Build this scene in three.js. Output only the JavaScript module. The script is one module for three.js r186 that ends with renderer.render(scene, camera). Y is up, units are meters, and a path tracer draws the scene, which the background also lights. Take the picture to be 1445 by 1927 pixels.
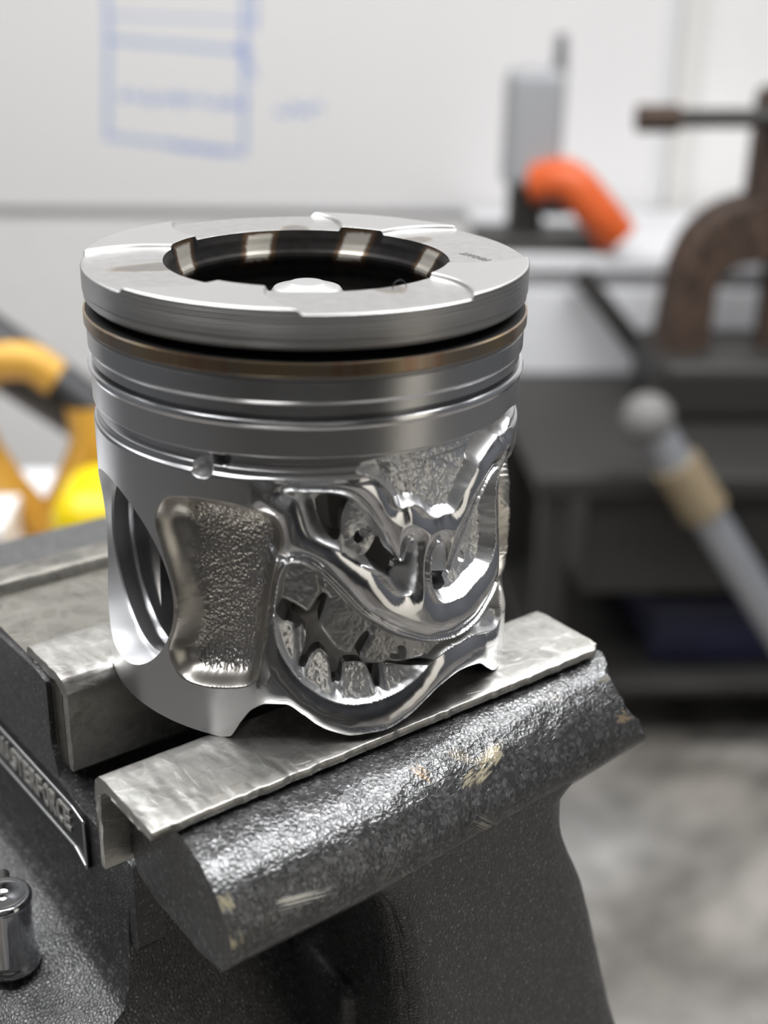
import * as THREE from 'three';
import { FontLoader } from 'three/addons/loaders/FontLoader.js';
import { TextGeometry } from 'three/addons/geometries/TextGeometry.js';
import { RoundedBoxGeometry } from 'three/addons/geometries/RoundedBoxGeometry.js';
import { mergeGeometries } from 'three/addons/utils/BufferGeometryUtils.js';
import { ImprovedNoise } from 'three/addons/math/ImprovedNoise.js';
import { RectAreaLightUniformsLib } from 'three/addons/lights/RectAreaLightUniformsLib.js';

// ---------------------------------------------------------------- camera, lights, exposure
const scene = new THREE.Scene();
scene.background = new THREE.Color(0x000000);
const Y0 = 1.0;                                   // top of the jaw covers above the floor
const camera = new THREE.PerspectiveCamera(43.937, 1445 / 1927, 0.02, 30);
camera.position.set(0, Y0 + 0.16271, 0.29153);
camera.up.set(0.00531374, 0.91634522, -0.40035384);
camera.lookAt(0.05945635, Y0 + 0.16271 - 0.39994071, 0.29153 - 0.9146105);
camera.focus = 0.295;
camera.userData.fStop = 7.8;
const renderer = new THREE.WebGLRenderer({ antialias: true });
renderer.toneMapping = THREE.LinearToneMapping;
renderer.toneMappingExposure = 1.22;
renderer.shadowMap.enabled = true;
RectAreaLightUniformsLib.init();

const ROOM = { x0: -2.6, x1: 2.6, z0: -2.4, z1: 2.8, h: 2.6 };
// ceiling strip fixtures: [x, z, length along x, width along z, intensity]
const FIXTURES = [[-0.75, 0.3, 1.2, 0.3, 10, 'white ceiling light panel over the added dark cabinet side of the vise'], [0.75, 0.02, 1.2, 0.3, 12, 'white ceiling light panel over the added cream reflector side of the vise'], [-0.8, -0.8, 1.3, 0.3, 17, 'white ceiling light panel in front of the whiteboard'], [0.95, -0.95, 1.3, 0.3, 16, 'white ceiling light panel over the rusty press and steel cart']];

// ---------------------------------------------------------------- helpers
const perlin = new ImprovedNoise();
const nz = (x, y, z = 0) => perlin.noise(x, y, z);
const fbm = (x, y, z, o = 4) => { let a = 1, s = 0, n = 0; for (let i = 0; i < o; i++) { s += a * nz(x, y, z + i * 7.3); n += a; a *= 0.5; x *= 2.03; y *= 2.03; z *= 2.03; } return s / n; };
let seed = 12345;
const rnd = () => { seed = (seed * 1664525 + 1013904223) >>> 0; return seed / 4294967296; };
const clamp = (x, a = 0, b = 1) => Math.min(b, Math.max(a, x));
const sstep = (a, b, x) => { const t = clamp((x - a) / (b - a)); return t * t * (3 - 2 * t); };
const ease = (x) => { x = clamp(x); return 1 - (1 - x) * (1 - x); };
const soft = (x) => { x = clamp(x); return x * x * (3 - 2 * x); };
const lerp = (a, b, t) => a + (b - a) * t;
const D2R = Math.PI / 180;

function tag(o, label, category, group) { o.userData.label = label; o.userData.category = category; if (group) o.userData.group = group; return o; }
function finish(m) { m.castShadow = true; m.receiveShadow = true; return m; }
function obj(name, geometry, material, parent = scene) { const m = finish(new THREE.Mesh(geometry, material)); m.name = name; parent.add(m); return m; }
function group(name, x = 0, y = 0, z = 0, turn = 0) { const g = new THREE.Group(); g.name = name; g.position.set(x, y, z); g.rotation.y = turn; scene.add(g); return g; }
function struct(name, geometry, material) { const m = obj(name, geometry, material); m.userData.kind = 'structure'; return m; }
function bx(w, h, d, x, y, z, r = 0) { const g = r ? new RoundedBoxGeometry(w, h, d, 3, r) : new THREE.BoxGeometry(w, h, d); g.translate(x, y, z); return g; }
function merge(list) { return mergeGeometries(list.map((g) => { const n = g.index ? g.toNonIndexed() : g; for (const k of Object.keys(n.attributes)) if (!['position', 'normal', 'uv'].includes(k)) n.deleteAttribute(k); return n; })); }
function tube(points, r, seg = 40, rad = 12, closed = false) { return new THREE.TubeGeometry(new THREE.CatmullRomCurve3(points.map((p) => new THREE.Vector3(...p)), closed), seg, r, rad, closed); }
function cylBetween(a, b, r0, r1 = r0, rad = 24) {
  const A = new THREE.Vector3(...a), B = new THREE.Vector3(...b), d = B.clone().sub(A), g = new THREE.CylinderGeometry(r1, r0, d.length(), rad);
  g.applyQuaternion(new THREE.Quaternion().setFromUnitVectors(new THREE.Vector3(0, 1, 0), d.normalize())); g.translate(...A.add(B).multiplyScalar(0.5).toArray()); return g;
}
// uv in metres by dominant axis of the face normal
function boxUV(g) {
  g = g.index ? g.toNonIndexed() : g; const p = g.attributes.position, uv = new Float32Array(p.count * 2), a = new THREE.Vector3(), b = new THREE.Vector3(), c = new THREE.Vector3();
  for (let i = 0; i < p.count; i += 3) {
    a.fromBufferAttribute(p, i); b.fromBufferAttribute(p, i + 1); c.fromBufferAttribute(p, i + 2);
    const n = b.clone().sub(a).cross(c.clone().sub(a)), x = Math.abs(n.x), y = Math.abs(n.y), z = Math.abs(n.z);
    [a, b, c].forEach((v, k) => { const q = x > y && x > z ? [v.z, v.y] : y > z ? [v.x, v.z] : [v.x, v.y]; uv[(i + k) * 2] = q[0]; uv[(i + k) * 2 + 1] = q[1]; });
  }
  g.setAttribute('uv', new THREE.BufferAttribute(uv, 2)); return g;
}
// a grid of rows x cols points f(i, j) -> [x, y, z] in mm, smooth normals; uv(i, j) in metres; color(i, j) linear
function gridGeo(rows, cols, f, { uv, color, wrap = false, flip = false } = {}) {
  const P = new Float32Array(rows * cols * 3), U = new Float32Array(rows * cols * 2), C = color ? new Float32Array(rows * cols * 3) : null, I = [];
  for (let i = 0; i < rows; i++) for (let j = 0; j < cols; j++) {
    const k = i * cols + j, p = f(i, j); P[k * 3] = p[0] * 1e-3; P[k * 3 + 1] = p[1] * 1e-3; P[k * 3 + 2] = p[2] * 1e-3;
    if (uv) { const q = uv(i, j, p); U[k * 2] = q[0]; U[k * 2 + 1] = q[1]; }
    if (C) { const c = color(i, j, p); C[k * 3] = c[0]; C[k * 3 + 1] = c[1]; C[k * 3 + 2] = c[2]; }
  }
  for (let i = 0; i + 1 < rows; i++) for (let j = 0; j + 1 < cols; j++) {
    const a = i * cols + j, b = a + 1, c = a + cols, d = c + 1;
    if (flip) I.push(a, b, c, b, d, c); else I.push(a, c, b, b, c, d);
  }
  const g = new THREE.BufferGeometry(); g.setAttribute('position', new THREE.BufferAttribute(P, 3)); g.setAttribute('uv', new THREE.BufferAttribute(U, 2));
  if (C) g.setAttribute('color', new THREE.BufferAttribute(C, 3));
  g.setIndex(I); g.computeVertexNormals();
  if (wrap) { const n = g.attributes.normal; for (let i = 0; i < rows; i++) { const a = i * cols, b = a + cols - 1, v = new THREE.Vector3(n.getX(a) + n.getX(b), n.getY(a) + n.getY(b), n.getZ(a) + n.getZ(b)).normalize(); n.setXYZ(a, v.x, v.y, v.z); n.setXYZ(b, v.x, v.y, v.z); } }
  return g;
}
// turned bands: profile [[r, y] ...] in mm from top to bottom, every segment with its own normals
function turned(profile, n = 360, color) {
  const parts = [];
  for (let k = 0; k + 1 < profile.length; k++) {
    const a = profile[k], b = profile[k + 1];
    parts.push(gridGeo(2, n + 1, (i, j) => { const t = j / n * 2 * Math.PI, q = i ? b : a; return [q[0] * Math.sin(t), q[1], q[0] * Math.cos(t)]; },
      { wrap: true, uv: (i, j) => [j / n * 2 * Math.PI * 0.051, (i ? b : a)[1] * 1e-3 + (i ? b : a)[0] * 1e-3], color: color && ((i, j) => color(j / n * 360, (i ? b : a)[1])) }));
  }
  return mergeGeometries(parts);
}

// ---------------------------------------------------------------- textures (grain, scratches, paint, print)
function dataTex(n, m, f, srgb = false) {
  const d = new Uint8Array(n * m * 4);
  for (let y = 0; y < m; y++) for (let x = 0; x < n; x++) { const c = f(x, y), k = (y * n + x) * 4; const v = Array.isArray(c) ? c : [c, c, c]; d[k] = clamp(v[0]) * 255; d[k + 1] = clamp(v[1]) * 255; d[k + 2] = clamp(v[2]) * 255; d[k + 3] = 255; }
  const t = new THREE.DataTexture(d, n, m, THREE.RGBAFormat); t.wrapS = t.wrapT = THREE.RepeatWrapping; t.magFilter = THREE.LinearFilter; if (srgb) t.colorSpace = THREE.SRGBColorSpace; t.needsUpdate = true; return t;
}
const scaled = (t, metresU, metresV = metresU) => { const c = t.clone(); c.repeat.set(1 / metresU, 1 / metresV); c.needsUpdate = true; return c; };
// tiling cell field: distance to the nearest of jittered points
function cells(n, count, seedIn) {
  seed = seedIn; const pts = []; for (let i = 0; i < count; i++) for (let j = 0; j < count; j++) pts.push([(i + rnd()) / count, (j + rnd()) / count, rnd()]);
  const out = new Float32Array(n * n), id = new Float32Array(n * n);
  for (let y = 0; y < n; y++) for (let x = 0; x < n; x++) {
    const u = x / n, v = y / n, ci = Math.floor(u * count), cj = Math.floor(v * count); let best = 9, b2 = 9, w = 0;
    for (let di = -1; di <= 1; di++) for (let dj = -1; dj <= 1; dj++) {
      const q = pts[((ci + di + count) % count) * count + (cj + dj + count) % count]; let dx = Math.abs(q[0] - u), dy = Math.abs(q[1] - v); dx = Math.min(dx, 1 - dx); dy = Math.min(dy, 1 - dy);
      const d = Math.hypot(dx, dy) * count; if (d < best) { b2 = best; best = d; w = q[2]; } else if (d < b2) b2 = d;
    }
    out[y * n + x] = Math.min(1, b2 - best); id[y * n + x] = w;
  }
  return { edge: out, id };
}
const tileNoise = (x, y, n, f, s) => { const a = x / n * 2 * Math.PI, b = y / n * 2 * Math.PI, r = f / (2 * Math.PI); return nz(Math.cos(a) * r + s, Math.sin(a) * r + Math.cos(b) * r + s * 1.7, Math.sin(b) * r + s * 0.3); };

// turning lines: bump only, 10 mm tile, about 26 tool marks
seed = 77; const lineAmp = Array.from({ length: 27 }, () => 0.55 + 0.45 * rnd());
const turnTex = dataTex(8, 512, (x, y) => { const p = y / 512 * 26, k = Math.floor(p), f = p - k; return lineAmp[k] * Math.abs(Math.sin(Math.PI * f)); });
const fineTex = (() => { seed = 31; const rows = Array.from({ length: 512 }, () => rnd()); return dataTex(256, 512, (x, y) => 0.5 + 0.5 * (rows[y] - 0.5) + 0.25 * tileNoise(x, y, 512, 20, 3)); })();
// hammered paint: rounded blobs with dark seams, 24 mm tile
const ham = cells(1024, 26, 5), hamBig = cells(1024, 9, 9);
const hamBump = dataTex(1024, 1024, (x, y) => { const k = y * 1024 + x; return 0.62 * Math.sqrt(ham.edge[k]) * (0.45 + 0.55 * ham.id[k]) + 0.25 * Math.sqrt(hamBig.edge[k]) + 0.13 * (0.5 + tileNoise(x, y, 1024, 90, 1)); });
const hamColor = dataTex(1024, 1024, (x, y) => { const k = y * 1024 + x, v = 0.235 + 0.3 * Math.pow(ham.id[k], 1.4) * sstep(0.02, 0.8, ham.edge[k]) + 0.07 * tileNoise(x, y, 1024, 30, 4); return [v, v * 0.995, v * 1.0]; }, true);
// scratched aluminium sheet, 60 mm tile
function scratched(seedIn, base, dark, count, len) {
  const n = 1024, c = document.createElement('canvas'); c.width = c.height = n; const g = c.getContext('2d'); seed = seedIn;
  g.fillStyle = base; g.fillRect(0, 0, n, n);
  for (let i = 0; i < 260; i++) { g.fillStyle = `rgba(${dark},${0.03 + 0.09 * rnd()})`; const x = rnd() * n, y = rnd() * n, r = 10 + 70 * rnd(); g.beginPath(); g.ellipse(x, y, r, r * (0.25 + 0.5 * rnd()), rnd() * 3, 0, 7); g.fill(); }
  for (let i = 0; i < count; i++) {
    const x = rnd() * n, y = rnd() * n, a = (rnd() < 0.6 ? 0.1 : 1.5) + (rnd() - 0.5) * 0.9, l = len * (0.3 + rnd());
    g.strokeStyle = rnd() < 0.5 ? `rgba(${dark},${0.15 + 0.35 * rnd()})` : `rgba(245,243,236,${0.15 + 0.4 * rnd()})`; g.lineWidth = 0.8 + 2.4 * rnd() * rnd();
    g.beginPath(); g.moveTo(x, y); g.lineTo(x + Math.cos(a) * l, y + Math.sin(a) * l); g.stroke();
  }
  const t = new THREE.CanvasTexture(c); t.wrapS = t.wrapT = THREE.RepeatWrapping; t.colorSpace = THREE.SRGBColorSpace; return t;
}
const aluTex = scratched(3, '#c9c7c2', '84,82,78', 620, 120);
const ironTex = scratched(8, '#8d8a83', '48,46,43', 300, 150);
const scratchBump = scratched(21, '#808080', '60,60,60', 380, 140); scratchBump.colorSpace = THREE.NoColorSpace;
const wallTex = dataTex(512, 512, (x, y) => { const v = 0.93 + 0.02 * tileNoise(x, y, 512, 6, 2) + 0.015 * tileNoise(x, y, 512, 60, 5); return [v, v * 0.992, v * 0.985]; }, true);
const concreteTex = dataTex(1024, 1024, (x, y) => {
  const a = tileNoise(x, y, 1024, 9, 2), b = tileNoise(x, y, 1024, 34, 6), d = tileNoise(x, y, 1024, 160, 3), v = 0.50 + 0.2 * a + 0.09 * b + 0.05 * d, w = clamp(0.5 + tileNoise(x, y, 1024, 6, 11));
  return [v * (1.0 + 0.02 * w), v * (0.985 - 0.01 * w), v * (0.965 - 0.05 * w)];
}, true);
const rustTex = dataTex(512, 512, (x, y) => { const a = 0.5 + tileNoise(x, y, 512, 14, 1), b = 0.5 + tileNoise(x, y, 512, 60, 2); const v = 0.16 + 0.14 * a + 0.08 * b; return [v * 1.1, v * 0.88, v * 0.74]; }, true);

// ---------------------------------------------------------------- materials
const std = (o) => new THREE.MeshPhysicalMaterial(o);
const lin = (r, g, b) => new THREE.Color().setRGB(r, g, b);
const M = {
  polished: std({ color: lin(0.80, 0.80, 0.82), metalness: 1, roughness: 0.13 }),
  machined: std({ color: lin(0.66, 0.66, 0.67), metalness: 1, roughness: 0.3, bumpMap: scaled(turnTex, 0.0085), bumpScale: 0.000014 }),
  crownSide: std({ color: lin(0.47, 0.462, 0.455), metalness: 1, roughness: 0.36, bumpMap: scaled(turnTex, 0.0135), bumpScale: 0.00013 }),
  crownTop: std({ color: lin(0.56, 0.55, 0.54), metalness: 1, roughness: 0.4, vertexColors: true, bumpMap: scaled(fineTex, 0.02, 0.02), bumpScale: 0.000006 }),
  land: std({ color: lin(0.60, 0.60, 0.61), metalness: 1, roughness: 0.27, bumpMap: scaled(fineTex, 0.02, 0.012), bumpScale: 0.000008 }),
  edge: std({ color: lin(0.85, 0.85, 0.86), metalness: 1, roughness: 0.2 }),
  varnish: std({ color: 0xffffff, metalness: 1, roughness: 0.3, vertexColors: true, bumpMap: scaled(fineTex, 0.02, 0.012), bumpScale: 0.000008 }),
  sootShade: std({ color: lin(0.012, 0.011, 0.010), metalness: 0, roughness: 0.75 }),  // groove black: painted shade together with some carbon
  bowl: std({ color: 0xffffff, metalness: 0.75, roughness: 0.42, vertexColors: true }),
  cast: std({ color: lin(0.60, 0.57, 0.53), metalness: 1, roughness: 0.3 }),
  carved: std({ color: lin(0.88, 0.88, 0.89), metalness: 1, roughness: 0.34 }),
  toothMat: std({ color: lin(0.56, 0.555, 0.55), metalness: 1, roughness: 0.42 }),
  inside: std({ color: lin(0.60, 0.57, 0.53), metalness: 1, roughness: 0.5 }),
  bore: std({ color: lin(0.84, 0.84, 0.85), metalness: 1, roughness: 0.36 }),
  hammer: std({ map: scaled(hamColor, 0.026), metalness: 0.15, roughness: 0.3, ior: 1.8, bumpMap: scaled(hamBump, 0.026), bumpScale: 0.00035 }),
  hammerFine: std({ map: scaled(hamColor, 0.026), metalness: 0.15, roughness: 0.36, ior: 1.7, bumpMap: scaled(hamBump, 0.03), bumpScale: 0.00012 }),
  aluSheet: std({ map: scaled(aluTex, 0.05), metalness: 1, roughness: 0.4, bumpMap: scaled(scratchBump, 0.05), bumpScale: 0.00016 }),
  aluEdge: std({ color: lin(0.62, 0.59, 0.52), metalness: 1, roughness: 0.45 }),
  worn: std({ map: scaled(ironTex, 0.07), metalness: 0.8, roughness: 0.46, bumpMap: scaled(scratchBump, 0.07), bumpScale: 0.00006 }),
  blackPlate: std({ color: lin(0.02, 0.02, 0.022), metalness: 0.1, roughness: 0.35 }),
  silver: std({ color: lin(0.6, 0.6, 0.6), metalness: 1, roughness: 0.35 }),
  letterPaint: std({ color: lin(0.5, 0.49, 0.46), metalness: 0.4, roughness: 0.45 }),
  chrome: std({ color: lin(0.62, 0.63, 0.66), metalness: 1, roughness: 0.07 }),
  steel: std({ color: lin(0.45, 0.45, 0.46), metalness: 0.9, roughness: 0.4 }),
  darkSteel: std({ color: lin(0.045, 0.043, 0.04), metalness: 0.3, roughness: 0.5 }),
  white: std({ color: lin(0.8, 0.8, 0.82), roughness: 0.5 }),
  wall: std({ map: scaled(wallTex, 1.3), roughness: 0.75 }),
  block: std({ color: lin(0.155, 0.162, 0.178), roughness: 0.8, bumpMap: scaled(wallTex, 0.4), bumpScale: 0.004 }),
  ceiling: std({ color: lin(0.62, 0.62, 0.61), roughness: 0.85 }),
  floor: std({ map: scaled(concreteTex, 1.6), roughness: 0.6 }),
  rust: std({ map: scaled(rustTex, 0.25), roughness: 0.7, metalness: 0.2 }),
  orange: std({ color: lin(0.75, 0.13, 0.03), roughness: 0.45 }),
  greyPlastic: std({ color: lin(0.38, 0.385, 0.40), roughness: 0.5 }),
  amber: std({ color: lin(0.66, 0.36, 0.055), roughness: 0.5 }),
  yellow: std({ color: lin(0.75, 0.56, 0.0), roughness: 0.4 }),
  blackPlastic: std({ color: lin(0.03, 0.03, 0.033), roughness: 0.45 }),
  tan: std({ color: lin(0.27, 0.21, 0.13), roughness: 0.6 }),
  cream: std({ color: lin(0.8, 0.75, 0.65), roughness: 0.7 }),
  red: std({ color: lin(0.4, 0.03, 0.03), roughness: 0.4 }),
  lampBody: std({ color: lin(0.8, 0.8, 0.8), roughness: 0.5 }),
  lampFace: std({ color: lin(0.9, 0.9, 0.9), roughness: 0.6, emissive: lin(0.98, 0.99, 1), emissiveIntensity: 5 }),
};

// ---------------------------------------------------------------- the room
{
  const { x0, x1, z0, z1, h } = ROOM, T = 0.12, w = x1 - x0, d = z1 - z0, cx = (x0 + x1) / 2, cz = (z0 + z1) / 2;
  struct('floor', boxUV(bx(w + 2 * T, T, d + 2 * T, cx, -T / 2, cz)), M.floor);
  struct('ceiling', boxUV(bx(w + 2 * T, T, d + 2 * T, cx, h + T / 2, cz)), M.ceiling);
  struct('wall_back', boxUV(bx(w, h, T, cx, h / 2, z0 - T / 2)), M.wall);
  struct('wall_front', boxUV(bx(w, h, T, cx, h / 2, z1 + T / 2)), M.block);
  struct('wall_left', boxUV(bx(T, h, d + 2 * T, x0 - T / 2, h / 2, cz)), M.block);
  struct('wall_right', boxUV(bx(T, h, d + 2 * T, x1 + T / 2, h / 2, cz)), M.block);
  struct('trim_1', bx(0.05, h, 0.012, 0.78, h / 2, z0 + 0.006), std({ color: lin(0.74, 0.72, 0.69), roughness: 0.6 }));
  FIXTURES.forEach(([x, z, l, wd, I, label], k) => {
    const g = group('ceiling_light' + (k ? '_' + String(k).padStart(3, '0') : ''), x, h - 0.06, z);
    obj('housing', bx(l + 0.05, 0.06, wd + 0.05, 0, 0.03, 0, 0.01), M.lampBody, g);
    obj('diffuser', bx(l, 0.012, wd, 0, -0.006, 0), M.lampFace, g);
    const L = new THREE.RectAreaLight(new THREE.Color(0.98, 0.99, 1.0), I, l, wd); L.position.set(0, -0.016, 0); L.rotation.x = -Math.PI / 2; g.add(L);
    tag(g, label, 'ceiling light', 'ceiling light panels');
  });
}

// ---------------------------------------------------------------- the piston (mm, axis at x = z = 0, resting at y = 0)
const RP = 51, KS = RP * D2R;                                        // arc length per degree on the skirt
const TOP = 100.3, FACE = 28;
const piston = tag(group('piston', 0, Y0, 0), 'polished aluminium engine piston carved with a grinning skull face, clamped upright in the vise', 'piston');
const fonts = await new FontLoader().loadAsync('fonts/droid/droid_sans_bold.typeface.json');

// outlines on the unrolled skirt: degrees round the axis, height in mm
const OUT = {
  forehead: [10.5,65.7,14.9,64,17.7,62.5,20.6,59.1,21.5,56.5,23.3,55.6,26.2,56.4,28.8,55.2,30.8,52.8,33.2,51.5,36.4,51.9,39,51.3,40.9,52.3,43.1,55.4,46.4,58.2,49.9,61.7,54.1,62.9,58.9,64.7,66,63.6,70.3,65.6,71,69.3,64,70.2,58.9,69.6,52.8,68.8,48.2,68.4,40.1,68.4,34.1,67.6,26.1,67.5,20.3,67.1,14.9,67.1],
  eye1: [-6.8,61.3,-5.4,60.5,-3.4,60.3,-2.1,58.6,-1.1,55.1,0.1,51.6,2.5,50,6.6,48.3,10.4,46,13.7,43.6,17.9,41.5,20.9,37.8,23.6,35,25.8,34.3,28,35,28.6,37.3,28.5,42.2,28.2,46.7,27.2,48.4,25.3,48.1,24.5,45.6,23.7,43.1,22.1,45.5,18.5,51.5,15.6,55.9,13.4,58.4,10.8,60.4,7.6,61.6,3.5,62,-1.1,62,-4.9,62.3],
  eye1hole: [1.7,58.7,4.5,59.5,8,59.1,11,57.9,9.2,55.1,8.6,52.6,8.6,49.5,6.3,49.7,4.6,51,2.8,53.3,1.8,56.1],
  eyeplate: [11.3,57.3,13.5,56.2,16,53.6,19.3,49.1,18.4,47.1,17.1,45.4,14.9,43.5,8,45.7,8.8,48.2,8.8,52.1,9.5,54.6],
  eye1hole2: [18.8,49.1,21.1,47.2,23.6,43.1,25.7,40.6,25.1,38.3,22,39.1,18,41.5,14.8,44.3,16.7,45.9,18.2,48.1],
  eye2: [34.9,46.1,36.8,45.3,37.5,42.7,37.8,38.3,38.6,37,39.2,39,39.8,40.2,41.2,42.5,43.9,46.3,47.1,50.2,49.3,52.6,54.3,56.2,58.4,57.4,62.4,57.0,59,52.8,59.7,46.8,61.6,37.7,60.1,34.8,56.3,32,49.5,31,45.7,29.2,41.7,29.4,37.3,29.6,35.4,31.2,33.2,34.6,32.2,38.6,32.3,42.6,33.6,45],
  eye2hole: [36.5,36.4,37.0,31.8,40,31.6,42.5,32.3,42,34.5,39.6,38.2,37.6,38.6],
  mouth: [-4.3,46,-0.1,45.5,3,43.4,5.6,41.2,9.9,36.7,13.3,32.8,18.1,29.4,22.7,26.4,27.4,24.3,32.6,21.9,37.9,20.8,42.8,20.1,47.4,20.2,52.7,20.9,57.5,22.8,62.7,24.5,66.3,26.6,69.8,18.2,69.7,13.6,65.1,12.6,53.1,16.9,45.3,17.8,38.9,17.2,35.8,16.1,31.2,14,27.2,11.6,22.5,10.2,17.9,9.4,13.6,9.1,9.3,9.7,5.7,10.8,1.9,13,-2.5,16.5,-5.7,20.9,-7.8,24.9,-8.9,29.2,-9,33.5,-8.4,37.2,-7.8,41.2,-6.4,44.1],
  mouthhole: [-8.3,34.6,-6.7,35.4,-4.6,34.5,-2.3,33.2,-0.8,32.2,0.2,32.4,1,33.7,2.5,35.8,3.9,36.9,5,36,4.5,34.7,3.6,32,2.3,29.1,3.9,26.8,6.3,23.6,8.8,21.8,10.6,20.9,12.2,21.8,13.4,24.1,14.9,25.9,16.2,26.1,16.7,25.1,15.6,23.6,13.4,20.5,15.1,18.6,17.6,17.5,20.3,17.2,21.6,18.1,25.1,16.7,31,16.3,37.4,15.9,41.9,15.4,37.4,15.1,29.8,15.3,24.4,16.0,20.4,16.7,20.3,14.8,19.9,11.3,18.4,11.6,17.7,13.5,16.3,17.1,12.8,17.9,9.5,17.8,9.2,15.7,8.5,13.7,6,13.9,6,16.5,6.2,18.6,4.5,20.7,2.7,22.1,0.3,21.1,-0.9,19.1,-1.8,18.3,-3.2,19.4,-2.1,21.1,-1.2,23.6,-0.8,26.4,-2,27.7,-5.3,30.1,-6.8,30.4,-8.1,32.2],
  gap: [22,18.7,23.6,20.5,25.7,21.1,27.1,20.1,27.3,18.3,26.1,17],
  notch: [-11.4,47.4,-9,47.6,-5.3,46.4,-4.8,45.2,-6.7,44.6,-9.3,45.3],
  pocket: [-38.5,55.9,-33.3,57.6,-22.9,58.6,-11.2,57.4,-6.8,54.9,-5.7,50.7,-6.6,47.6,-8,41.9,-9.5,34.2,-10.6,27.7,-12.1,18.9,-13.8,15.3,-19.1,13.4,-31.3,11.7,-37.2,13.7,-39.4,19.2,-36.7,28.1,-36.4,37.4,-39.4,44.4,-41.7,50.1],
};
OUT.pocketRight = OUT.pocket.map((v, i) => (i % 2 ? v : 2 * FACE - v));
class Outline {
  constructor(flat, rounds) {
    let p = []; for (let i = 0; i < flat.length; i += 2) p.push([flat[i] * KS, flat[i + 1]]);
    for (let k = 0; k < rounds; k++) { const q = []; p.forEach((a, i) => { const b = p[(i + 1) % p.length]; q.push([a[0] * 0.75 + b[0] * 0.25, a[1] * 0.75 + b[1] * 0.25], [a[0] * 0.25 + b[0] * 0.75, a[1] * 0.25 + b[1] * 0.75]); }); p = q; }
    this.p = p; this.x0 = Math.min(...p.map((q) => q[0])); this.x1 = Math.max(...p.map((q) => q[0])); this.y0 = Math.min(...p.map((q) => q[1])); this.y1 = Math.max(...p.map((q) => q[1]));
  }
  sd(x, y) {                                                          // signed distance in mm, negative inside; 9 where far away
    if (x < this.x0 - 7 || x > this.x1 + 7 || y < this.y0 - 7 || y > this.y1 + 7) return 9;
    let d = 1e9, inside = false; const p = this.p;
    for (let i = 0, j = p.length - 1; i < p.length; j = i++) {
      const ax = p[j][0], ay = p[j][1], ex = p[i][0] - ax, ey = p[i][1] - ay, wx = x - ax, wy = y - ay;
      let t = (wx * ex + wy * ey) / (ex * ex + ey * ey); t = t < 0 ? 0 : t > 1 ? 1 : t;
      const dx = wx - ex * t, dy = wy - ey * t, q = dx * dx + dy * dy; if (q < d) d = q;
      if ((p[i][1] > y) !== (ay > y) && x < (p[j][0] - p[i][0]) * (y - p[i][1]) / (ay - p[i][1]) + p[i][0]) inside = !inside;
    }
    d = Math.sqrt(d); return inside ? -d : d;
  }
}
const S = {}; for (const k of Object.keys(OUT)) S[k] = new Outline(OUT[k], ['mouthhole', 'eye2hole', 'eye1hole2'].includes(k) ? 1 : 2);
const table = (pts) => (x) => { if (x <= pts[0][0]) return pts[0][1]; for (let i = 1; i < pts.length; i++) if (x <= pts[i][0]) { const a = pts[i - 1], b = pts[i], t = (x - a[0]) / (b[0] - a[0]); return lerp(a[1], b[1], t * t * (3 - 2 * t)); } return pts[pts.length - 1][1]; };
// smooth curve through points [x, y]
const curve = (pts) => (x) => { const n = pts.length; if (x <= pts[0][0]) return pts[0][1]; if (x >= pts[n - 1][0]) return pts[n - 1][1]; let i = 1; while (x > pts[i][0]) i++; const a = pts[i - 1], b = pts[i], h = b[0] - a[0], t = (x - a[0]) / h, sl = (k) => { if (k <= 0 || k >= n - 1) return 0; const l = (pts[k][1] - pts[k - 1][1]) / (pts[k][0] - pts[k - 1][0]), r = (pts[k + 1][1] - pts[k][1]) / (pts[k + 1][0] - pts[k][0]); return l * r <= 0 ? 0 : 2 * l * r / (l + r); }; const m0 = sl(i - 1) * h, m1 = sl(i) * h; return (2 * t ** 3 - 3 * t * t + 1) * a[1] + (t ** 3 - 2 * t * t + t) * m0 + (3 * t * t - 2 * t ** 3) * b[1] + (t ** 3 - t * t) * m1; };
const bottomEdge = curve([[-180, 0], [-24, 0], [-21, 0.6], [-17.8, 5], [-14.8, 8.6], [-11, 10.2], [-6.2, 10.3], [-1.4, 7.6], [2.1, 5], [6.1, 3], [11.7, 1.4], [19.2, 1.3], [26.5, 3.2], [37.2, 8.4], [44.6, 9.8], [54.2, 8.2], [62, 3.5], [68, 0.4], [72, 0], [180, 0]]);
const middle = curve([[-12, 33], [-8, 32.4], [-3, 31.4], [0, 29.6], [2, 26], [6, 21.6], [10, 19.4], [14, 18.3], [20, 17.0], [30, 16.0], [42, 15.4], [55, 17.2], [72, 17]]);
const skirtProfile = table([[0, 0.6], [63.6, 0.6], [64.2, 0.75], [64.5, 1.35], [65.9, 1.45], [66.15, 1.7], [66.45, 3.2], [68.5, 3.2], [68.75, 0.95], [69.1, 0.65], [76, 0.62]]);
const PIN = -64, PINY = 31, BR = 23.4;
const boreDist = (th, y) => { let m = 1e9; for (const a of [PIN]) { const d = ((th - a + 540) % 360) - 180; if (Math.abs(d) < 60) { const r = RP - 0.6; m = Math.min(m, Math.hypot(r * Math.sin(d * D2R), y - PINY) - BR); } } return m; };
const grain = (x, y, f, s) => { const v = nz(x * f, y * f, s); return Math.pow(Math.max(0, v + 0.25), 1.4); };
const hash = (i, j, k) => { const v = Math.sin(i * 127.1 + j * 311.7 + k * 74.7) * 43758.5453; return v - Math.floor(v); };
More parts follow.
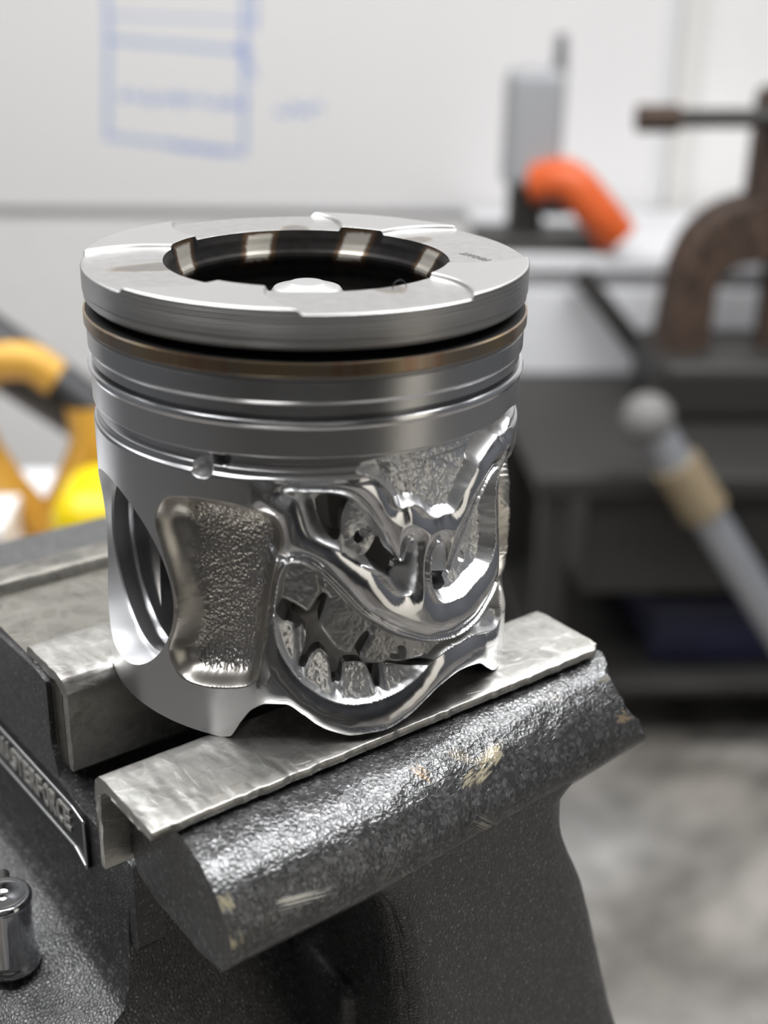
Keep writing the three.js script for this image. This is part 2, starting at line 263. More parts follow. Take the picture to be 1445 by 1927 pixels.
const beads = (x, y, f, k) => { x *= f; y *= f; const ix = Math.floor(x), iy = Math.floor(y); let m = 0; for (let a = -1; a <= 1; a++) for (let b = -1; b <= 1; b++) { const dx = ix + a + hash(ix + a, iy + b, k) - x, dy = iy + b + hash(ix + a, iy + b, k + 5) - y, r = 0.32 + 0.3 * hash(ix + a, iy + b, k + 9), q = 1 - (dx * dx + dy * dy) / (r * r); if (q > m) m = q; } return m; };
const REG = ['skirt_wall', 'polished_face', 'cast_recess', 'cast_recess', 'carved_forehead', 'eye_socket', 'eye_socket', 'eye_plate', 'upper_tooth', 'upper_tooth', 'upper_tooth', 'upper_tooth', 'lower_tooth', 'lower_tooth', 'lower_tooth', 'lower_tooth', 'carved_notch', 'drain_hole'];
function skirtAt(th, y) {                                             // depth below the 51 mm cylinder, region, void field
  const s = th * KS; let d = skirtProfile(y), reg = 0, open = y - bottomEdge(th);
  open = Math.min(open, boreDist(th, y));
  if (th < -60 || th > 110) return [d, 0, open];
  const F = S.forehead.sd(s, y), E1 = S.eye1.sd(s, y), E2 = S.eye2.sd(s, y), MO = S.mouth.sd(s, y), P1 = S.pocket.sd(s, y), P2 = S.pocketRight.sd(s, y), NO = S.notch.sd(s, y);
  // hand-polished, rolled edges between the carvings
  const near = Math.min(E1, E2, MO, F), face = sstep(-16, -9, th) * (1 - sstep(66, 70, th)) * sstep(0, 2, 65 - y);
  if (near > 0) d += face * 1.5 * (1 - clamp(near / 4.6)) ** 2;
  d += face * 0.7 * (1 - clamp((y - bottomEdge(th)) / 3)) ** 2;
  d += face * 0.9 * (1 - clamp(Math.min(P1, P2) / 3.2)) ** 2 + face * 0.8 * (1 - clamp((64 - y) / 2.5)) ** 2;
  d += face * 0.12 * fbm(s * 0.16, y * 0.16, 3, 2);
  if (th > -13.5 && th < 67 && y < 64 && face > 0.1) reg = 1;
  const rim = d;
  for (const [P, r] of [[P1, 2], [P2, 3]]) if (P < 0) {
    reg = r; const t = -P; d = Math.max(d, 0.6 + 8.2 * (1 - Math.exp(-t / 2.8)) * sstep(-0.3, 1.6, t) * (0.9 + 0.1 * fbm(s * 0.1, y * 0.1, 5, 2)));
    { const dl = Math.abs(th - (r === 2 ? PIN : PIN + 180)), h2 = 24.4 * 24.4 - (y - PINY) ** 2, cap = h2 > 0 ? Math.max(0.7, RP - Math.sqrt(h2) / Math.sin(Math.min(dl, 89) * D2R)) : 99, k = 1.6, hh = clamp(0.5 + 0.5 * (d - cap) / k); d = lerp(d, cap, hh) - k * hh * (1 - hh); d = Math.max(d, 0.65); }
    const g = sstep(0.6, 3.5, t) * (r === 2 ? sstep(-37, -30, th + 4 * fbm(s * 0.2, y * 0.2, 1, 2)) : 1);
    d -= g * (0.2 * beads(s, y, 1.0, 3) + 0.1 * beads(s, y, 1.7, 7) + 0.12 * fbm(s * 0.9, y * 0.9, 2, 2)) + 0.25 * fbm(s * 0.25, y * 0.25, 9, 2);
  }
  if (NO < 0) { reg = 16; d = Math.max(d, d + 0.9 * soft(-NO / 0.9)); }
  if (F < 0) {
    const t = -F; reg = 4; d = Math.max(Math.min(d, 2.0), rim + (2.6 + 0.13 * clamp(y - 53, 0, 14) - 0.2 * fbm(s * 0.2, y * 0.2, 4, 2)) * soft(t / 2.2));
    d += sstep(0.3, 1.5, t) * (0.55 * fbm(s * 0.28, y * 0.34, 14, 3) + 0.22 * fbm(s * 1.2, y * 1.2, 2, 2));
    d += 0.35 * Math.abs(fbm(s * 0.7, y * 0.7, 22, 2)) * (1 - clamp(t / 2.5));
  }
  if (E1 < 0) {
    const t = -E1, pl = S.eyeplate.sd(s, y); reg = 5;
    d = rim + 5.2 * soft(t / 3.0) + 0.3 * fbm(s * 0.6, y * 0.6, 3, 3) + 0.1 * fbm(s * 1.4, y * 1.4, 31, 2) * sstep(0.1, 0.8, t);
    if (th > 22.5) d += 1.6 * soft(t / 1.8) + 0.8 * Math.abs(fbm(s * 0.5, y * 0.5, 13, 3));
    if (pl < 0.5) {
      const px = 13.6 * KS, py = 48.8, q = Math.hypot(s - px, y - py), k = sstep(0.5, -0.4, pl); reg = pl < 0 ? 7 : 5;
      d = lerp(d, 5.3 + 0.05 * (s - px) - 0.015 * Math.max(0, 16 - (s - px) ** 2) + 0.9 * Math.exp(-(((s - px - 0.3) / 2) ** 2) - (((y - py - 1.6) / 1.5) ** 2)) + 0.18 * fbm(s * 0.5, y * 1.1, 6, 3), k);
      open = Math.min(open, q - 1.35);
    }
    open = Math.min(open, S.eye1hole.sd(s, y), S.eye1hole2.sd(s, y));
  }
  if (E2 < 0) {
    const t = -E2; reg = 6; d = rim + 5.4 * (0.6 * soft(t / 2.2) + 0.4 * soft(t / 5.5)) + 0.3 * fbm(s * 0.5, y * 0.7, 5, 3) + 0.1 * fbm(s * 1.4, y * 1.4, 41, 2) * sstep(0.1, 0.8, t);
    if (th < 38.6) d += 2.0 * soft(t / 1.8);
    const q = Math.hypot(s - 51.2 * KS, y - 36.5); d += 1.8 * (1 - sstep(0.8, 1.25, q));
    open = Math.min(open, S.eye2hole.sd(s, y));
  }
  if (MO < 0) {
    const t = -MO, H = S.mouthhole.sd(s, y), up = y > middle(th);
    if (up) {
      reg = th - (y - 30) * 0.12 < 3 ? 8 : th < 14.6 ? 9 : th < 23 ? 10 : 11;
      d = rim * 0.6 + 3.1 * soft(t / 1.5) + 0.15 * fbm(s * 1.1, y * 1.1, 3, 2) + 0.3 * fbm(s * 0.3, y * 0.3, 8, 2) + 0.8 * (1 - clamp(H / 1.2)) ** 2;
      for (const [x0, y0, x1, y1] of [[3.6, 37.2, 2.6, 43], [16.2, 26.4, 18.6, 28.6]]) { const ex = (x1 - x0) * KS, ey = y1 - y0, wx = s - x0 * KS, wy = y - y0, tt = clamp((wx * ex + wy * ey) / (ex * ex + ey * ey)); d += 0.7 * Math.exp(-(((wx - ex * tt) ** 2 + (wy - ey * tt) ** 2) / 0.3)); }
      const G = S.gap.sd(s, y); if (G < 0.3) d += 1.9 * soft((0.3 - G) / 1.1);
    } else {
      const w = th < -2.4 ? [0, -2.4] : th < 7.3 ? [1, 7.3] : th < 19.2 ? [2, 19.2] : [3, 60]; reg = 12 + w[0];
      d = rim * 0.7 + 1.0 * soft(t / 1.2) + 0.62 * Math.min(t, 7) + 0.45 * fbm(s * 0.45, y * 0.45, 17, 3) + 0.1 * fbm(s * 1.5, y * 1.5, 51, 2) + 0.5 * (1 - clamp(H / 0.9)) ** 2;
      for (const [c, b] of [[-2.4, 18.8], [7.3, 13.8], [19.2, 11.4]]) { const k = (th - c) * KS; d += 1.5 * Math.exp(-(k * k) / 0.8) * sstep(0.2, 1.6, t) * sstep(-6, -0.5, y - b + 3); }
    }
    open = Math.min(open, H);
  }
  // drain hole in the oil-ring groove
  const e1 = Math.hypot((th + 26.2) * KS / 2.7, (y - 65.0) / 2.0), e2 = Math.hypot((th + 22.2) * KS / 2.5, (y - 67.2) / 1.15);
  if (e1 < 1) { d = Math.max(d, 0.8 + 3.0 * ease((1 - e1) / 0.8) + 0.1 * fbm(s * 2, y * 2, 4, 2)); reg = 17; }
  if (e2 < 1) { d = Math.max(d, 7 * ease((1 - e2) / 0.35)); reg = 17; }
  return [Math.min(d, 9.6), reg, open];
}
const innerDepth = (th) => 13.5 - 4.3 * sstep(-14, -8, th) * (1 - sstep(66, 72, th));
{
  const cols = []; const STEP = 0.17 / KS;
  for (let t = -180; t < -50; t += 1) cols.push(t);
  for (let t = -50; t < 88; t += STEP) cols.push(t);
  for (let t = 88; t <= 180.001; t += 1) cols.push(t);
  const rowsN = 444, nc = cols.length, YT = 75.2;
  const N = rowsN * nc, dep = new Float32Array(N), reg = new Uint8Array(N), open = new Float32Array(N), pos = new Float32Array(N * 3), nor = new Float32Array(N * 3);
  const put = (th, y, d) => { const r = RP - d, a = th * D2R; return [r * Math.sin(a), y, r * Math.cos(a)]; };
  for (let i = 0; i < rowsN; i++) for (let j = 0; j < nc; j++) {
    const k = i * nc + j, y = i / (rowsN - 1) * YT, [d, r, o] = skirtAt(cols[j], y); dep[k] = d; reg[k] = r; open[k] = o;
  }
  // ease the steep carved walls over neighbouring points so that the cuts run smooth
  const j0 = cols.findIndex((t) => t > -49), j1 = cols.findIndex((t) => t > 87), tmp = new Float32Array(N);
  for (let it = 0; it < 10; it++) {
    tmp.set(dep);
    for (let i = 1; i + 1 < rowsN; i++) { if (i / (rowsN - 1) * YT > 72) break; for (let j = j0; j < j1; j++) {
      const k = i * nc + j, gx = (tmp[k + 1] - tmp[k - 1]) / 0.34, gy = (tmp[k + nc] - tmp[k - nc]) / 0.34, w = sstep(0.7, 1.8, Math.hypot(gx, gy)); if (w <= 0 || (reg[k] === 0 && cols[j] < -20)) continue;
      const avg = (4 * tmp[k] + 2 * (tmp[k - 1] + tmp[k + 1] + tmp[k - nc] + tmp[k + nc]) + tmp[k - nc - 1] + tmp[k - nc + 1] + tmp[k + nc - 1] + tmp[k + nc + 1]) / 16; dep[k] = lerp(tmp[k], avg, w);
    } }
  }
  for (let i = 0; i < rowsN; i++) for (let j = 0; j < nc; j++) { const k = i * nc + j; pos.set(put(cols[j], i / (rowsN - 1) * YT, dep[k]), k * 3); }
  for (let i = 0; i < rowsN; i++) for (let j = 0; j < nc; j++) {
    const k = i * nc + j, l = i * nc + (j ? j - 1 : nc - 2), r = i * nc + (j < nc - 1 ? j + 1 : 1), u = Math.min(i + 1, rowsN - 1) * nc + j, b = Math.max(i - 1, 0) * nc + j;
    const ax = pos[r * 3] - pos[l * 3], ay = pos[r * 3 + 1] - pos[l * 3 + 1], az = pos[r * 3 + 2] - pos[l * 3 + 2], bx_ = pos[u * 3] - pos[b * 3], by = pos[u * 3 + 1] - pos[b * 3 + 1], bz = pos[u * 3 + 2] - pos[b * 3 + 2];
    let x = ay * bz - az * by, y = az * bx_ - ax * bz, z = ax * by - ay * bx_; const L = Math.hypot(x, y, z) || 1; nor.set([x / L, y / L, z / L], k * 3);
  }
  const out = REG.map(() => ({ p: [], n: [], u: [], i: [], map: new Map() }));
  const emit = (o, P, Nn, u) => { o.p.push(P[0] * 1e-3, P[1] * 1e-3, P[2] * 1e-3); o.n.push(...Nn); o.u.push(u[0] * 1e-3, u[1] * 1e-3); return o.p.length / 3 - 1; };
  const gv = (o, k) => { let q = o.map.get(k); if (q === undefined) { const i = Math.floor(k / nc), j = k % nc; q = emit(o, pos.subarray(k * 3, k * 3 + 3), nor.subarray(k * 3, k * 3 + 3), [cols[j] * KS, i / (rowsN - 1) * YT]); o.map.set(k, q); } return q; };
  const mixv = (o, a, b) => {
    const key = a < b ? a * N + b : b * N + a; let q = o.map.get(-key); if (q !== undefined) return q;
    const t = open[a] / (open[a] - open[b]), P = [0, 1, 2].map((c) => lerp(pos[a * 3 + c], pos[b * 3 + c], t)), Nn = [0, 1, 2].map((c) => lerp(nor[a * 3 + c], nor[b * 3 + c], t));
    const ia = Math.floor(a / nc), ib = Math.floor(b / nc), th = lerp(cols[a % nc], cols[b % nc], t), y = lerp(ia, ib, t) / (rowsN - 1) * YT; q = emit(o, P, Nn, [th * KS, y]); o.map.set(-key, q); (o.at ??= new Map()).set(q, [th, y]); return q;
  };
  const walls = out.map(() => []);
  const tri = (r, a, b, c) => {
    const o = out[r], v = [a, b, c], s = v.map((k) => open[k] > 0), n = s[0] + s[1] + s[2];
    if (n === 3) { o.i.push(gv(o, a), gv(o, b), gv(o, c)); return; }
    if (n === 0) return;
    if (n === 1) { const i = s.indexOf(true), A = v[i], B = v[(i + 1) % 3], C = v[(i + 2) % 3], q = mixv(o, A, B), w = mixv(o, A, C); o.i.push(gv(o, A), q, w); walls[r].push([q, w]); return; }
    const i = s.indexOf(false), A = v[i], B = v[(i + 1) % 3], C = v[(i + 2) % 3], q = mixv(o, B, A), w = mixv(o, C, A); o.i.push(gv(o, B), gv(o, C), q, q, gv(o, C), w); walls[r].push([w, q]);
  };
  for (let i = 0; i + 1 < rowsN; i++) for (let j = 0; j + 1 < nc; j++) {
    const a = i * nc + j, b = a + 1, c = a + nc, d = c + 1, r = Math.max(reg[a], reg[b], reg[c], reg[d]);
    tri(r, a, b, c); tri(r, b, d, c);
  }
  const MATS = [M.machined, M.polished, M.cast, M.cast, M.carved, M.carved, M.carved, M.carved, M.toothMat, M.toothMat, M.toothMat, M.toothMat, M.carved, M.carved, M.carved, M.carved, M.carved, M.carved];
  const parts = [];
  let skirt;
  out.forEach((o, r) => {
    // the cut edges run straight in to the inner wall
    for (const [q, w] of walls[r]) {
      const A = o.at.get(q), B = o.at.get(w); if (boreDist(A[0], A[1]) < 0.05) continue;
      const pa = o.p.slice(q * 3, q * 3 + 3).map((x) => x * 1e3), pb = o.p.slice(w * 3, w * 3 + 3).map((x) => x * 1e3), ia = put(A[0], A[1], innerDepth(A[0])), ib = put(B[0], B[1], innerDepth(B[0]));
      const e = [pb[0] - pa[0], pb[1] - pa[1], pb[2] - pa[2]], f = [ia[0] - pa[0], ia[1] - pa[1], ia[2] - pa[2]], n = [e[1] * f[2] - e[2] * f[1], e[2] * f[0] - e[0] * f[2], e[0] * f[1] - e[1] * f[0]], L = Math.hypot(...n) || 1, nn = n.map((x) => -x / L);
      const k = [pa, pb, ib, ia].map((p, t) => emit(o, p, nn, [t, 0])); o.i.push(k[0], k[2], k[1], k[0], k[3], k[2]);
    }
    if (!o.i.length) return;
    const g = new THREE.BufferGeometry(); g.setAttribute('position', new THREE.BufferAttribute(new Float32Array(o.p), 3)); g.setAttribute('normal', new THREE.BufferAttribute(new Float32Array(o.n), 3)); g.setAttribute('uv', new THREE.BufferAttribute(new Float32Array(o.u), 2)); g.setIndex(o.i);
    const m = obj(r === 0 ? 'skirt' : REG[r], g, MATS[r], r === 0 ? piston : skirt); if (r === 0) skirt = m; parts[r] = m;
  });
  const lab = (r, t) => { if (parts[r]) parts[r].userData.label = t; };
  lab(1, 'mirror-polished bands of the carved face'); lab(2, 'rough cast recess beside the pin bore'); lab(4, 'matte chiselled forehead'); lab(7, 'flat eye with a drilled pupil'); lab(8, 'grey upper tooth at the mouth corner'); lab(17, 'oil drain hole in the ring groove');
  // inner wall of the skirt and the underside of the crown
  const ic = 361, ir = 90;
  {
    const P = [], I = [], id = [], pt = []; const ths = []; for (let t = -180; t < -14; t += 1.5) ths.push(t); for (let t = -14; t < 74; t += 0.45) ths.push(t); for (let t = 74; t <= 180; t += 1.5) ths.push(t); ths.push(180);
    const rn = 150, n = ths.length, op = new Float32Array(rn * n), T = 66;
    for (let i = 0; i < rn; i++) for (let j = 0; j < n; j++) { const y = i / (rn - 1) * T; op[i * n + j] = skirtAt(ths[j], y)[2]; P.push(...put(ths[j], y, innerDepth(ths[j])).map((x) => x * 1e-3)); }
    const mid = (a, b) => { const t = op[a] / (op[a] - op[b]); P.push(...[0, 1, 2].map((c) => lerp(P[a * 3 + c], P[b * 3 + c], t))); return P.length / 3 - 1; };
    const tr = (a, b, c) => { const v = [a, b, c], s = v.map((k) => op[k] > 0), m = s[0] + s[1] + s[2]; if (m === 3) I.push(a, c, b); else if (m === 1) { const i = s.indexOf(true), A = v[i], B = v[(i + 1) % 3], C = v[(i + 2) % 3]; I.push(A, mid(A, C), mid(A, B)); } else if (m === 2) { const i = s.indexOf(false), A = v[i], B = v[(i + 1) % 3], C = v[(i + 2) % 3], q = mid(B, A), w = mid(C, A); I.push(B, q, C, q, w, C); } };
    for (let i = 0; i + 1 < rn; i++) for (let j = 0; j + 1 < n; j++) { const a = i * n + j, b = a + 1, c = a + n, d = c + 1; tr(a, b, c); tr(b, d, c); }
    const g = new THREE.BufferGeometry(); g.setAttribute('position', new THREE.BufferAttribute(new Float32Array(P), 3)); g.setIndex(I); g.computeVertexNormals(); g.setAttribute('uv', new THREE.BufferAttribute(new Float32Array(P.length / 3 * 2), 2));
    obj('inner_wall', g, M.inside, skirt);
    obj('crown_underside', gridGeo(20, 121, (i, j) => { const r = i / 19 * 43, t = j / 120 * 2 * Math.PI; return [r * Math.sin(t), 66 - 6 * (1 - (r / 43) ** 2) + 0.6 * fbm(r * 0.2, t * 2, 3, 2), r * Math.cos(t)]; }, { wrap: true, flip: true }), M.inside, skirt);
  }
}
// pin bosses: the bore with its chamfer and circlip groove, trimmed to the skirt
for (const a of [PIN]) {
  const ax = [Math.sin(a * D2R), Math.cos(a * D2R)], sd = [Math.cos(a * D2R), -Math.sin(a * D2R)], n = 120;
  const at = (r, t, phi) => { const o = r * Math.cos(phi), y = PINY + r * Math.sin(phi); return [ax[0] * t + sd[0] * o, y, ax[1] * t + sd[1] * o]; };
  const R0 = RP - 0.6, seg = (list, material, name, parent) => {
    const gs = []; for (let k = 0; k + 1 < list.length; k++) gs.push(gridGeo(2, n + 1, (i, j) => { const phi = j / n * 2 * Math.PI, [r, t] = list[k + i]; return at(r, t === 'skin' ? Math.sqrt(R0 * R0 - (r * Math.cos(phi)) ** 2) : t, phi); }, { wrap: true, uv: (i, j) => [list[k + i][1] === 'skin' ? 0.05 : list[k + i][1] * 1e-3, j / n * 0.13] }));
    return obj(name, mergeGeometries(gs), material, parent);
  };
  const bore = seg([[BR, 'skin'], [23.0, 43.4]], M.bore, 'pin_bore', piston);
  seg([[23.0, 43.4], [21.6, 43.2], [21.6, 40.2]], M.land, 'bore_step', bore);
  seg([[21.6, 40.2], [23.0, 40.1], [23.0, 38.4], [21.4, 38.3]], M.land, 'circlip_groove', bore);
  seg([[21.4, 38.3], [21.4, 17]], M.land, 'bore_wall', bore);
  seg([[21.4, 17], [26.5, 17], [26.5, 25]], M.inside, 'pin_boss', bore);
}
{ // far pin boss without its bore, added solid to block light from behind
  const a = (PIN + 180) * D2R; obj('pin_boss', cylBetween([Math.sin(a) * 0.017, PINY * 1e-3, Math.cos(a) * 0.017], [Math.sin(a) * 0.036, PINY * 1e-3, Math.cos(a) * 0.036], 0.0235, 0.0235, 64), M.inside, piston);
}
// crown: four shallow valve reliefs cut into the flat top, combustion bowl in the middle
const VALVES = [20, 110, -160, -70].map((a) => [37 * Math.sin(a * D2R), 37 * Math.cos(a * D2R)]);
const relief = (x, z) => { let m = 0; for (const v of VALVES) m = Math.max(m, sstep(21.7, 20.9, Math.hypot(x - v[0], z - v[1]))); return m; };
const topY = (r, t) => TOP - 1.05 * relief(r * Math.sin(t), r * Math.cos(t));
const RB = 32.8;
{
  const n = 900, rows = 90;
  const g = gridGeo(rows, n + 1, (i, j) => { const t = j / n * 2 * Math.PI, r = lerp(RB, 50.75, i / (rows - 1)); return [r * Math.sin(t), topY(r, t) - (i === rows - 1 ? 0.12 : i === 0 ? 0.1 : 0), r * Math.cos(t)]; }, {
    wrap: true, uv: (i, j, p) => [p[0] * 1e-3, p[2] * 1e-3], color: (i, j, p) => {
      const rel = relief(p[0], p[2]), r = Math.hypot(p[0], p[2]); let v = lerp(1.0, 0.9 + 0.16 * fbm(p[0] * 0.35, p[2] * 0.35, 2, 3), rel), c = [v, v, v];
      // burnt brown tongues on the reliefs next to the bowl
      for (const a of [-72, 30, -175, 128]) { const x = Math.sin(a * D2R), z = Math.cos(a * D2R), along = p[0] * x + p[2] * z, across = p[0] * z - p[2] * x, L = a === -72 ? 13 : 6, k = ((along - RB) / L) ** 2 + (across / (a === -72 ? 4.2 : 3.5)) ** 2 + 0.35 * fbm(p[0] * 0.5, p[2] * 0.5, a, 2); if (along > 0 && k < 1.3) { const m = sstep(1.3, 0.6, k) * rel, h = sstep(0.85, 0.5, k); c = [c[0] * lerp(1, lerp(0.72, 0.62, h), m), c[1] * lerp(1, lerp(0.6, 0.6, h), m), c[2] * lerp(1, lerp(0.47, 0.58, h), m)]; } }
      return c;
    } });
  const crown = obj('crown', g, M.crownTop, piston);
  const side = gridGeo(3, n + 1, (i, j) => { const t = j / n * 2 * Math.PI, r = i ? 51 : 50.75, y = i === 2 ? 94.2 : topY(50.75, t) - (i ? 0.35 : 0.12); return [r * Math.sin(t), y, r * Math.cos(t)]; }, { wrap: true, uv: (i, j, p) => [j / n * 0.32, p[1] * 1e-3] });
  obj('top_land', mergeGeometries([side, turned([[51, 94.2], [50.75, 94.1], [50.75, 92.6], [49.9, 91.7], [49.6, 91.6]])]), M.crownSide, crown);
  // bowl: rim, conical wall, rounded lip, undercut, floor and the cone in the middle
  const prof = [[RB, 0], [32.75, -0.4], [32.3, -2], [31.7, -4], [31.0, -5.6], [30.4, -6.5], [30.2, -7.2], [30.6, -8.2], [32, -10], [33.4, -13], [33.4, -16], [31.5, -19], [27, -20.6], [20, -19.5], [14, -16], [9.5, -10.5], [7.8, -8.0], [4.2, -6.9], [3.9, -6.7], [0.01, -6.6]];
  const fine = []; for (let k = 0; k + 1 < prof.length; k++) for (let q = 0; q < 4; q++) fine.push([lerp(prof[k][0], prof[k + 1][0], q / 4), lerp(prof[k][1], prof[k + 1][1], q / 4)]); fine.push(prof[prof.length - 1]);
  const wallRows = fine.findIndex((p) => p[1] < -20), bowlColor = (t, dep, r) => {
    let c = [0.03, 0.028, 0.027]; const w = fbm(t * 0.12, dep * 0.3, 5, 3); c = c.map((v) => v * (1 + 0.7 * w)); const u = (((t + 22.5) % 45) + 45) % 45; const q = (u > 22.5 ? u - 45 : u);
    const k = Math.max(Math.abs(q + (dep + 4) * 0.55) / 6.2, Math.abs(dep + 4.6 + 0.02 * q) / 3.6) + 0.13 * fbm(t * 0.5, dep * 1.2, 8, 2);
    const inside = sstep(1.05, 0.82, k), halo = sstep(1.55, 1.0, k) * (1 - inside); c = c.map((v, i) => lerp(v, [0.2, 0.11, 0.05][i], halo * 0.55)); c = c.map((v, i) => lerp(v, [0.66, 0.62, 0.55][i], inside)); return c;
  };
  const wall = fine.slice(0, wallRows + 1), cone = fine.slice(wallRows);
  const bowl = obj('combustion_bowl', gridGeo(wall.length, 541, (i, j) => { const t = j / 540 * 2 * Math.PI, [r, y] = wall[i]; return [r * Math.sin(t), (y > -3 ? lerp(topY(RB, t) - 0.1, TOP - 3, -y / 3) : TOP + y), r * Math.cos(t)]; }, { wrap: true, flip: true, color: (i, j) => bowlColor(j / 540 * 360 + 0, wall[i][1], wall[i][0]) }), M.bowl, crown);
  const sooty = (r) => { const k = sstep(13, 9, r); return [lerp(0.03, 0.5, k), lerp(0.028, 0.495, k), lerp(0.027, 0.49, k)]; };
  obj('bowl_cone', gridGeo(cone.length, 121, (i, j) => { const t = j / 120 * 2 * Math.PI, [r, y] = cone[i]; return [r * Math.sin(t), TOP + y, r * Math.cos(t)]; }, { wrap: true, flip: true, color: (i) => sooty(cone[i][0]) }), M.bowl, bowl);
  // stamped word on the right-hand relief, read from the far side
  const tg = new TextGeometry('FRONT', { font: fonts, size: 2.1e-3, depth: 6e-5, curveSegments: 4 }); tg.computeBoundingBox(); const wT = tg.boundingBox.max.x; tg.scale(9.6e-3 / wT, 1, 1);
  const d = new THREE.Vector3(-5.9, 0, -9).normalize(), up = new THREE.Vector3(d.z, 0, -d.x); const mt = new THREE.Matrix4().makeBasis(d, up, new THREE.Vector3(0, 1, 0)).setPosition(0.0427, (TOP - 1.03) * 1e-3, 0.0016); tg.applyMatrix4(mt);
  obj('stamped_lettering', tg, std({ color: lin(0.2, 0.19, 0.18), metalness: 0.8, roughness: 0.5 }), crown).userData.label = 'the word FRONT stamped upside down on the crown';
}
// ring belt
obj('ring_groove', turned([[49.6, 91.6], [44, 91.5], [44, 89.5], [50.7, 89.45]]), M.sootShade, piston);
obj('upper_land', turned([[50.7, 89.45], [51.15, 89.25], [51.15, 86.7], [50.9, 86.45]], 720, (a, y) => {
  const t = a * D2R, x = Math.sin(t) * 2.4, z = Math.cos(t) * 2.4, n = fbm(x * 1.2, z * 1.2, 4, 3), m = fbm(x * 3.1, z * 3.1, 9, 3), s = sstep(-0.3, 0.4, n); let c = [lerp(0.38, 0.5, s), lerp(0.32, 0.37, s), lerp(0.26, 0.2, s)]; const r = sstep(0.05, 0.4, m); c = [lerp(c[0], 0.4, r), lerp(c[1], 0.24, r), lerp(c[2], 0.17, r)];
  return c; }), M.varnish, piston).userData.label = 'gold and brown stained land under the top ring groove';
obj('land_step', turned([[50.9, 86.45], [50.3, 86.35], [50.3, 85.5], [50.6, 85.35]]), M.crownSide, piston);
obj('second_land', turned([[50.6, 85.35], [50.6, 81.3]]), M.land, piston);
obj('bright_chamfer', turned([[50.6, 81.3], [50.05, 80.4]]), M.edge, piston);
obj('lower_band', turned([[50.05, 80.4], [49.9, 80.3], [49.9, 78.3]]), M.land, piston);
obj('ring_groove', turned([[49.9, 78.3], [47.5, 78.2], [47.5, 77.25], [50.2, 77.2]]), M.land, piston);
obj('groove_lip', turned([[50.2, 77.2], [50.75, 77.0], [50.95, 76.45], [50.95, 76.1], [50.7, 75.8], [50.5, 75.6], [50.38, 75.2]], 480), M.edge, piston);
// a curl of swarf caught on the bowl rim
tag(obj('metal_shaving', tube([[17.9, 99.3, 29.8], [18.0, 100.1, 29.7], [18.7, 100.8, 29.4], [19.7, 100.9, 28.9], [20.5, 100.3, 28.4], [20.9, 99.2, 28.1]].map((p) => [p[0] * 1e-3, Y0 + p[1] * 1e-3, p[2] * 1e-3]), 0.00009, 40, 6), M.darkSteel), 'tiny curled metal shaving on the rim of the piston bowl', 'shaving');

// ---------------------------------------------------------------- the vise (mm; local x along the jaws, z from the fixed jaw towards the screw, y = 0 at the top of the jaw covers)
const TURN = 34.22 * D2R;
const vise = tag(group('bench_vise', 0, Y0, 0, TURN), 'dark hammered-paint bench vise gripping the piston between metal jaw covers', 'vise');
function resample(loop, step) {                                       // closed loop of [u, v], evenly spaced points; keeps corners
  const out = []; loop.forEach((a, i) => { const b = loop[(i + 1) % loop.length], n = Math.max(1, Math.round(Math.hypot(b[0] - a[0], b[1] - a[1]) / step)); for (let k = 0; k < n; k++) out.push([lerp(a[0], b[0], k / n), lerp(a[1], b[1], k / n)]); }); return out;
}
function roundLoop(loop, rounds = 2, keep = 0.22) { for (let k = 0; k < rounds; k++) { const q = []; loop.forEach((a, i) => { const b = loop[(i + 1) % loop.length]; q.push([lerp(a[0], b[0], keep), lerp(a[1], b[1], keep)], [lerp(a[0], b[0], 1 - keep), lerp(a[1], b[1], 1 - keep)]); }); loop = q; } return loop; }
// sweep a closed [z, y] loop along x, with caps; bend(x, z, y) -> [x, z, y] shapes it
function sweep(loop, x0, x1, nx, bend = (x, z, y) => [x, z, y], uvOff = 0) {
  const n = loop.length, len = [0]; for (let i = 0; i < n; i++) { const a = loop[i], b = loop[(i + 1) % n]; len.push(len[i] + Math.hypot(b[0] - a[0], b[1] - a[1])); }
  const side = gridGeo(nx + 1, n + 1, (i, j) => { const q = loop[j % n], r = bend(lerp(x0, x1, i / nx), q[0], q[1]); return [r[0], r[2], r[1]]; }, { wrap: true, uv: (i, j) => [lerp(x0, x1, i / nx) * 1e-3 + uvOff, len[j] * 1e-3] });
  const tris = THREE.ShapeUtils.triangulateShape(loop.map((q) => new THREE.Vector2(q[0], q[1])), []), caps = [x0, x1].map((x) => {
    const P = [], U = [], I = []; for (const q of loop) { const r = bend(x, q[0], q[1]); P.push(r[0] * 1e-3, r[2] * 1e-3, r[1] * 1e-3); U.push(q[0] * 1e-3, q[1] * 1e-3); } for (const t of tris) I.push(...(x === x0 ? t : [t[0], t[2], t[1]]));
    const g = new THREE.BufferGeometry(); g.setAttribute('position', new THREE.BufferAttribute(new Float32Array(P), 3)); g.setAttribute('uv', new THREE.BufferAttribute(new Float32Array(U), 2)); g.setIndex(I); g.computeVertexNormals(); return g;
  });
  const vol = caps[0]; return mergeGeometries([side, ...caps].map((g) => { g.deleteAttribute; return g; }));
}
const bumpy = (amp, f, s) => (x, z, y) => { const k = amp * fbm(x * f, z * f + s, y * f, 3); return [x, z + k * 0.6, y + k]; };

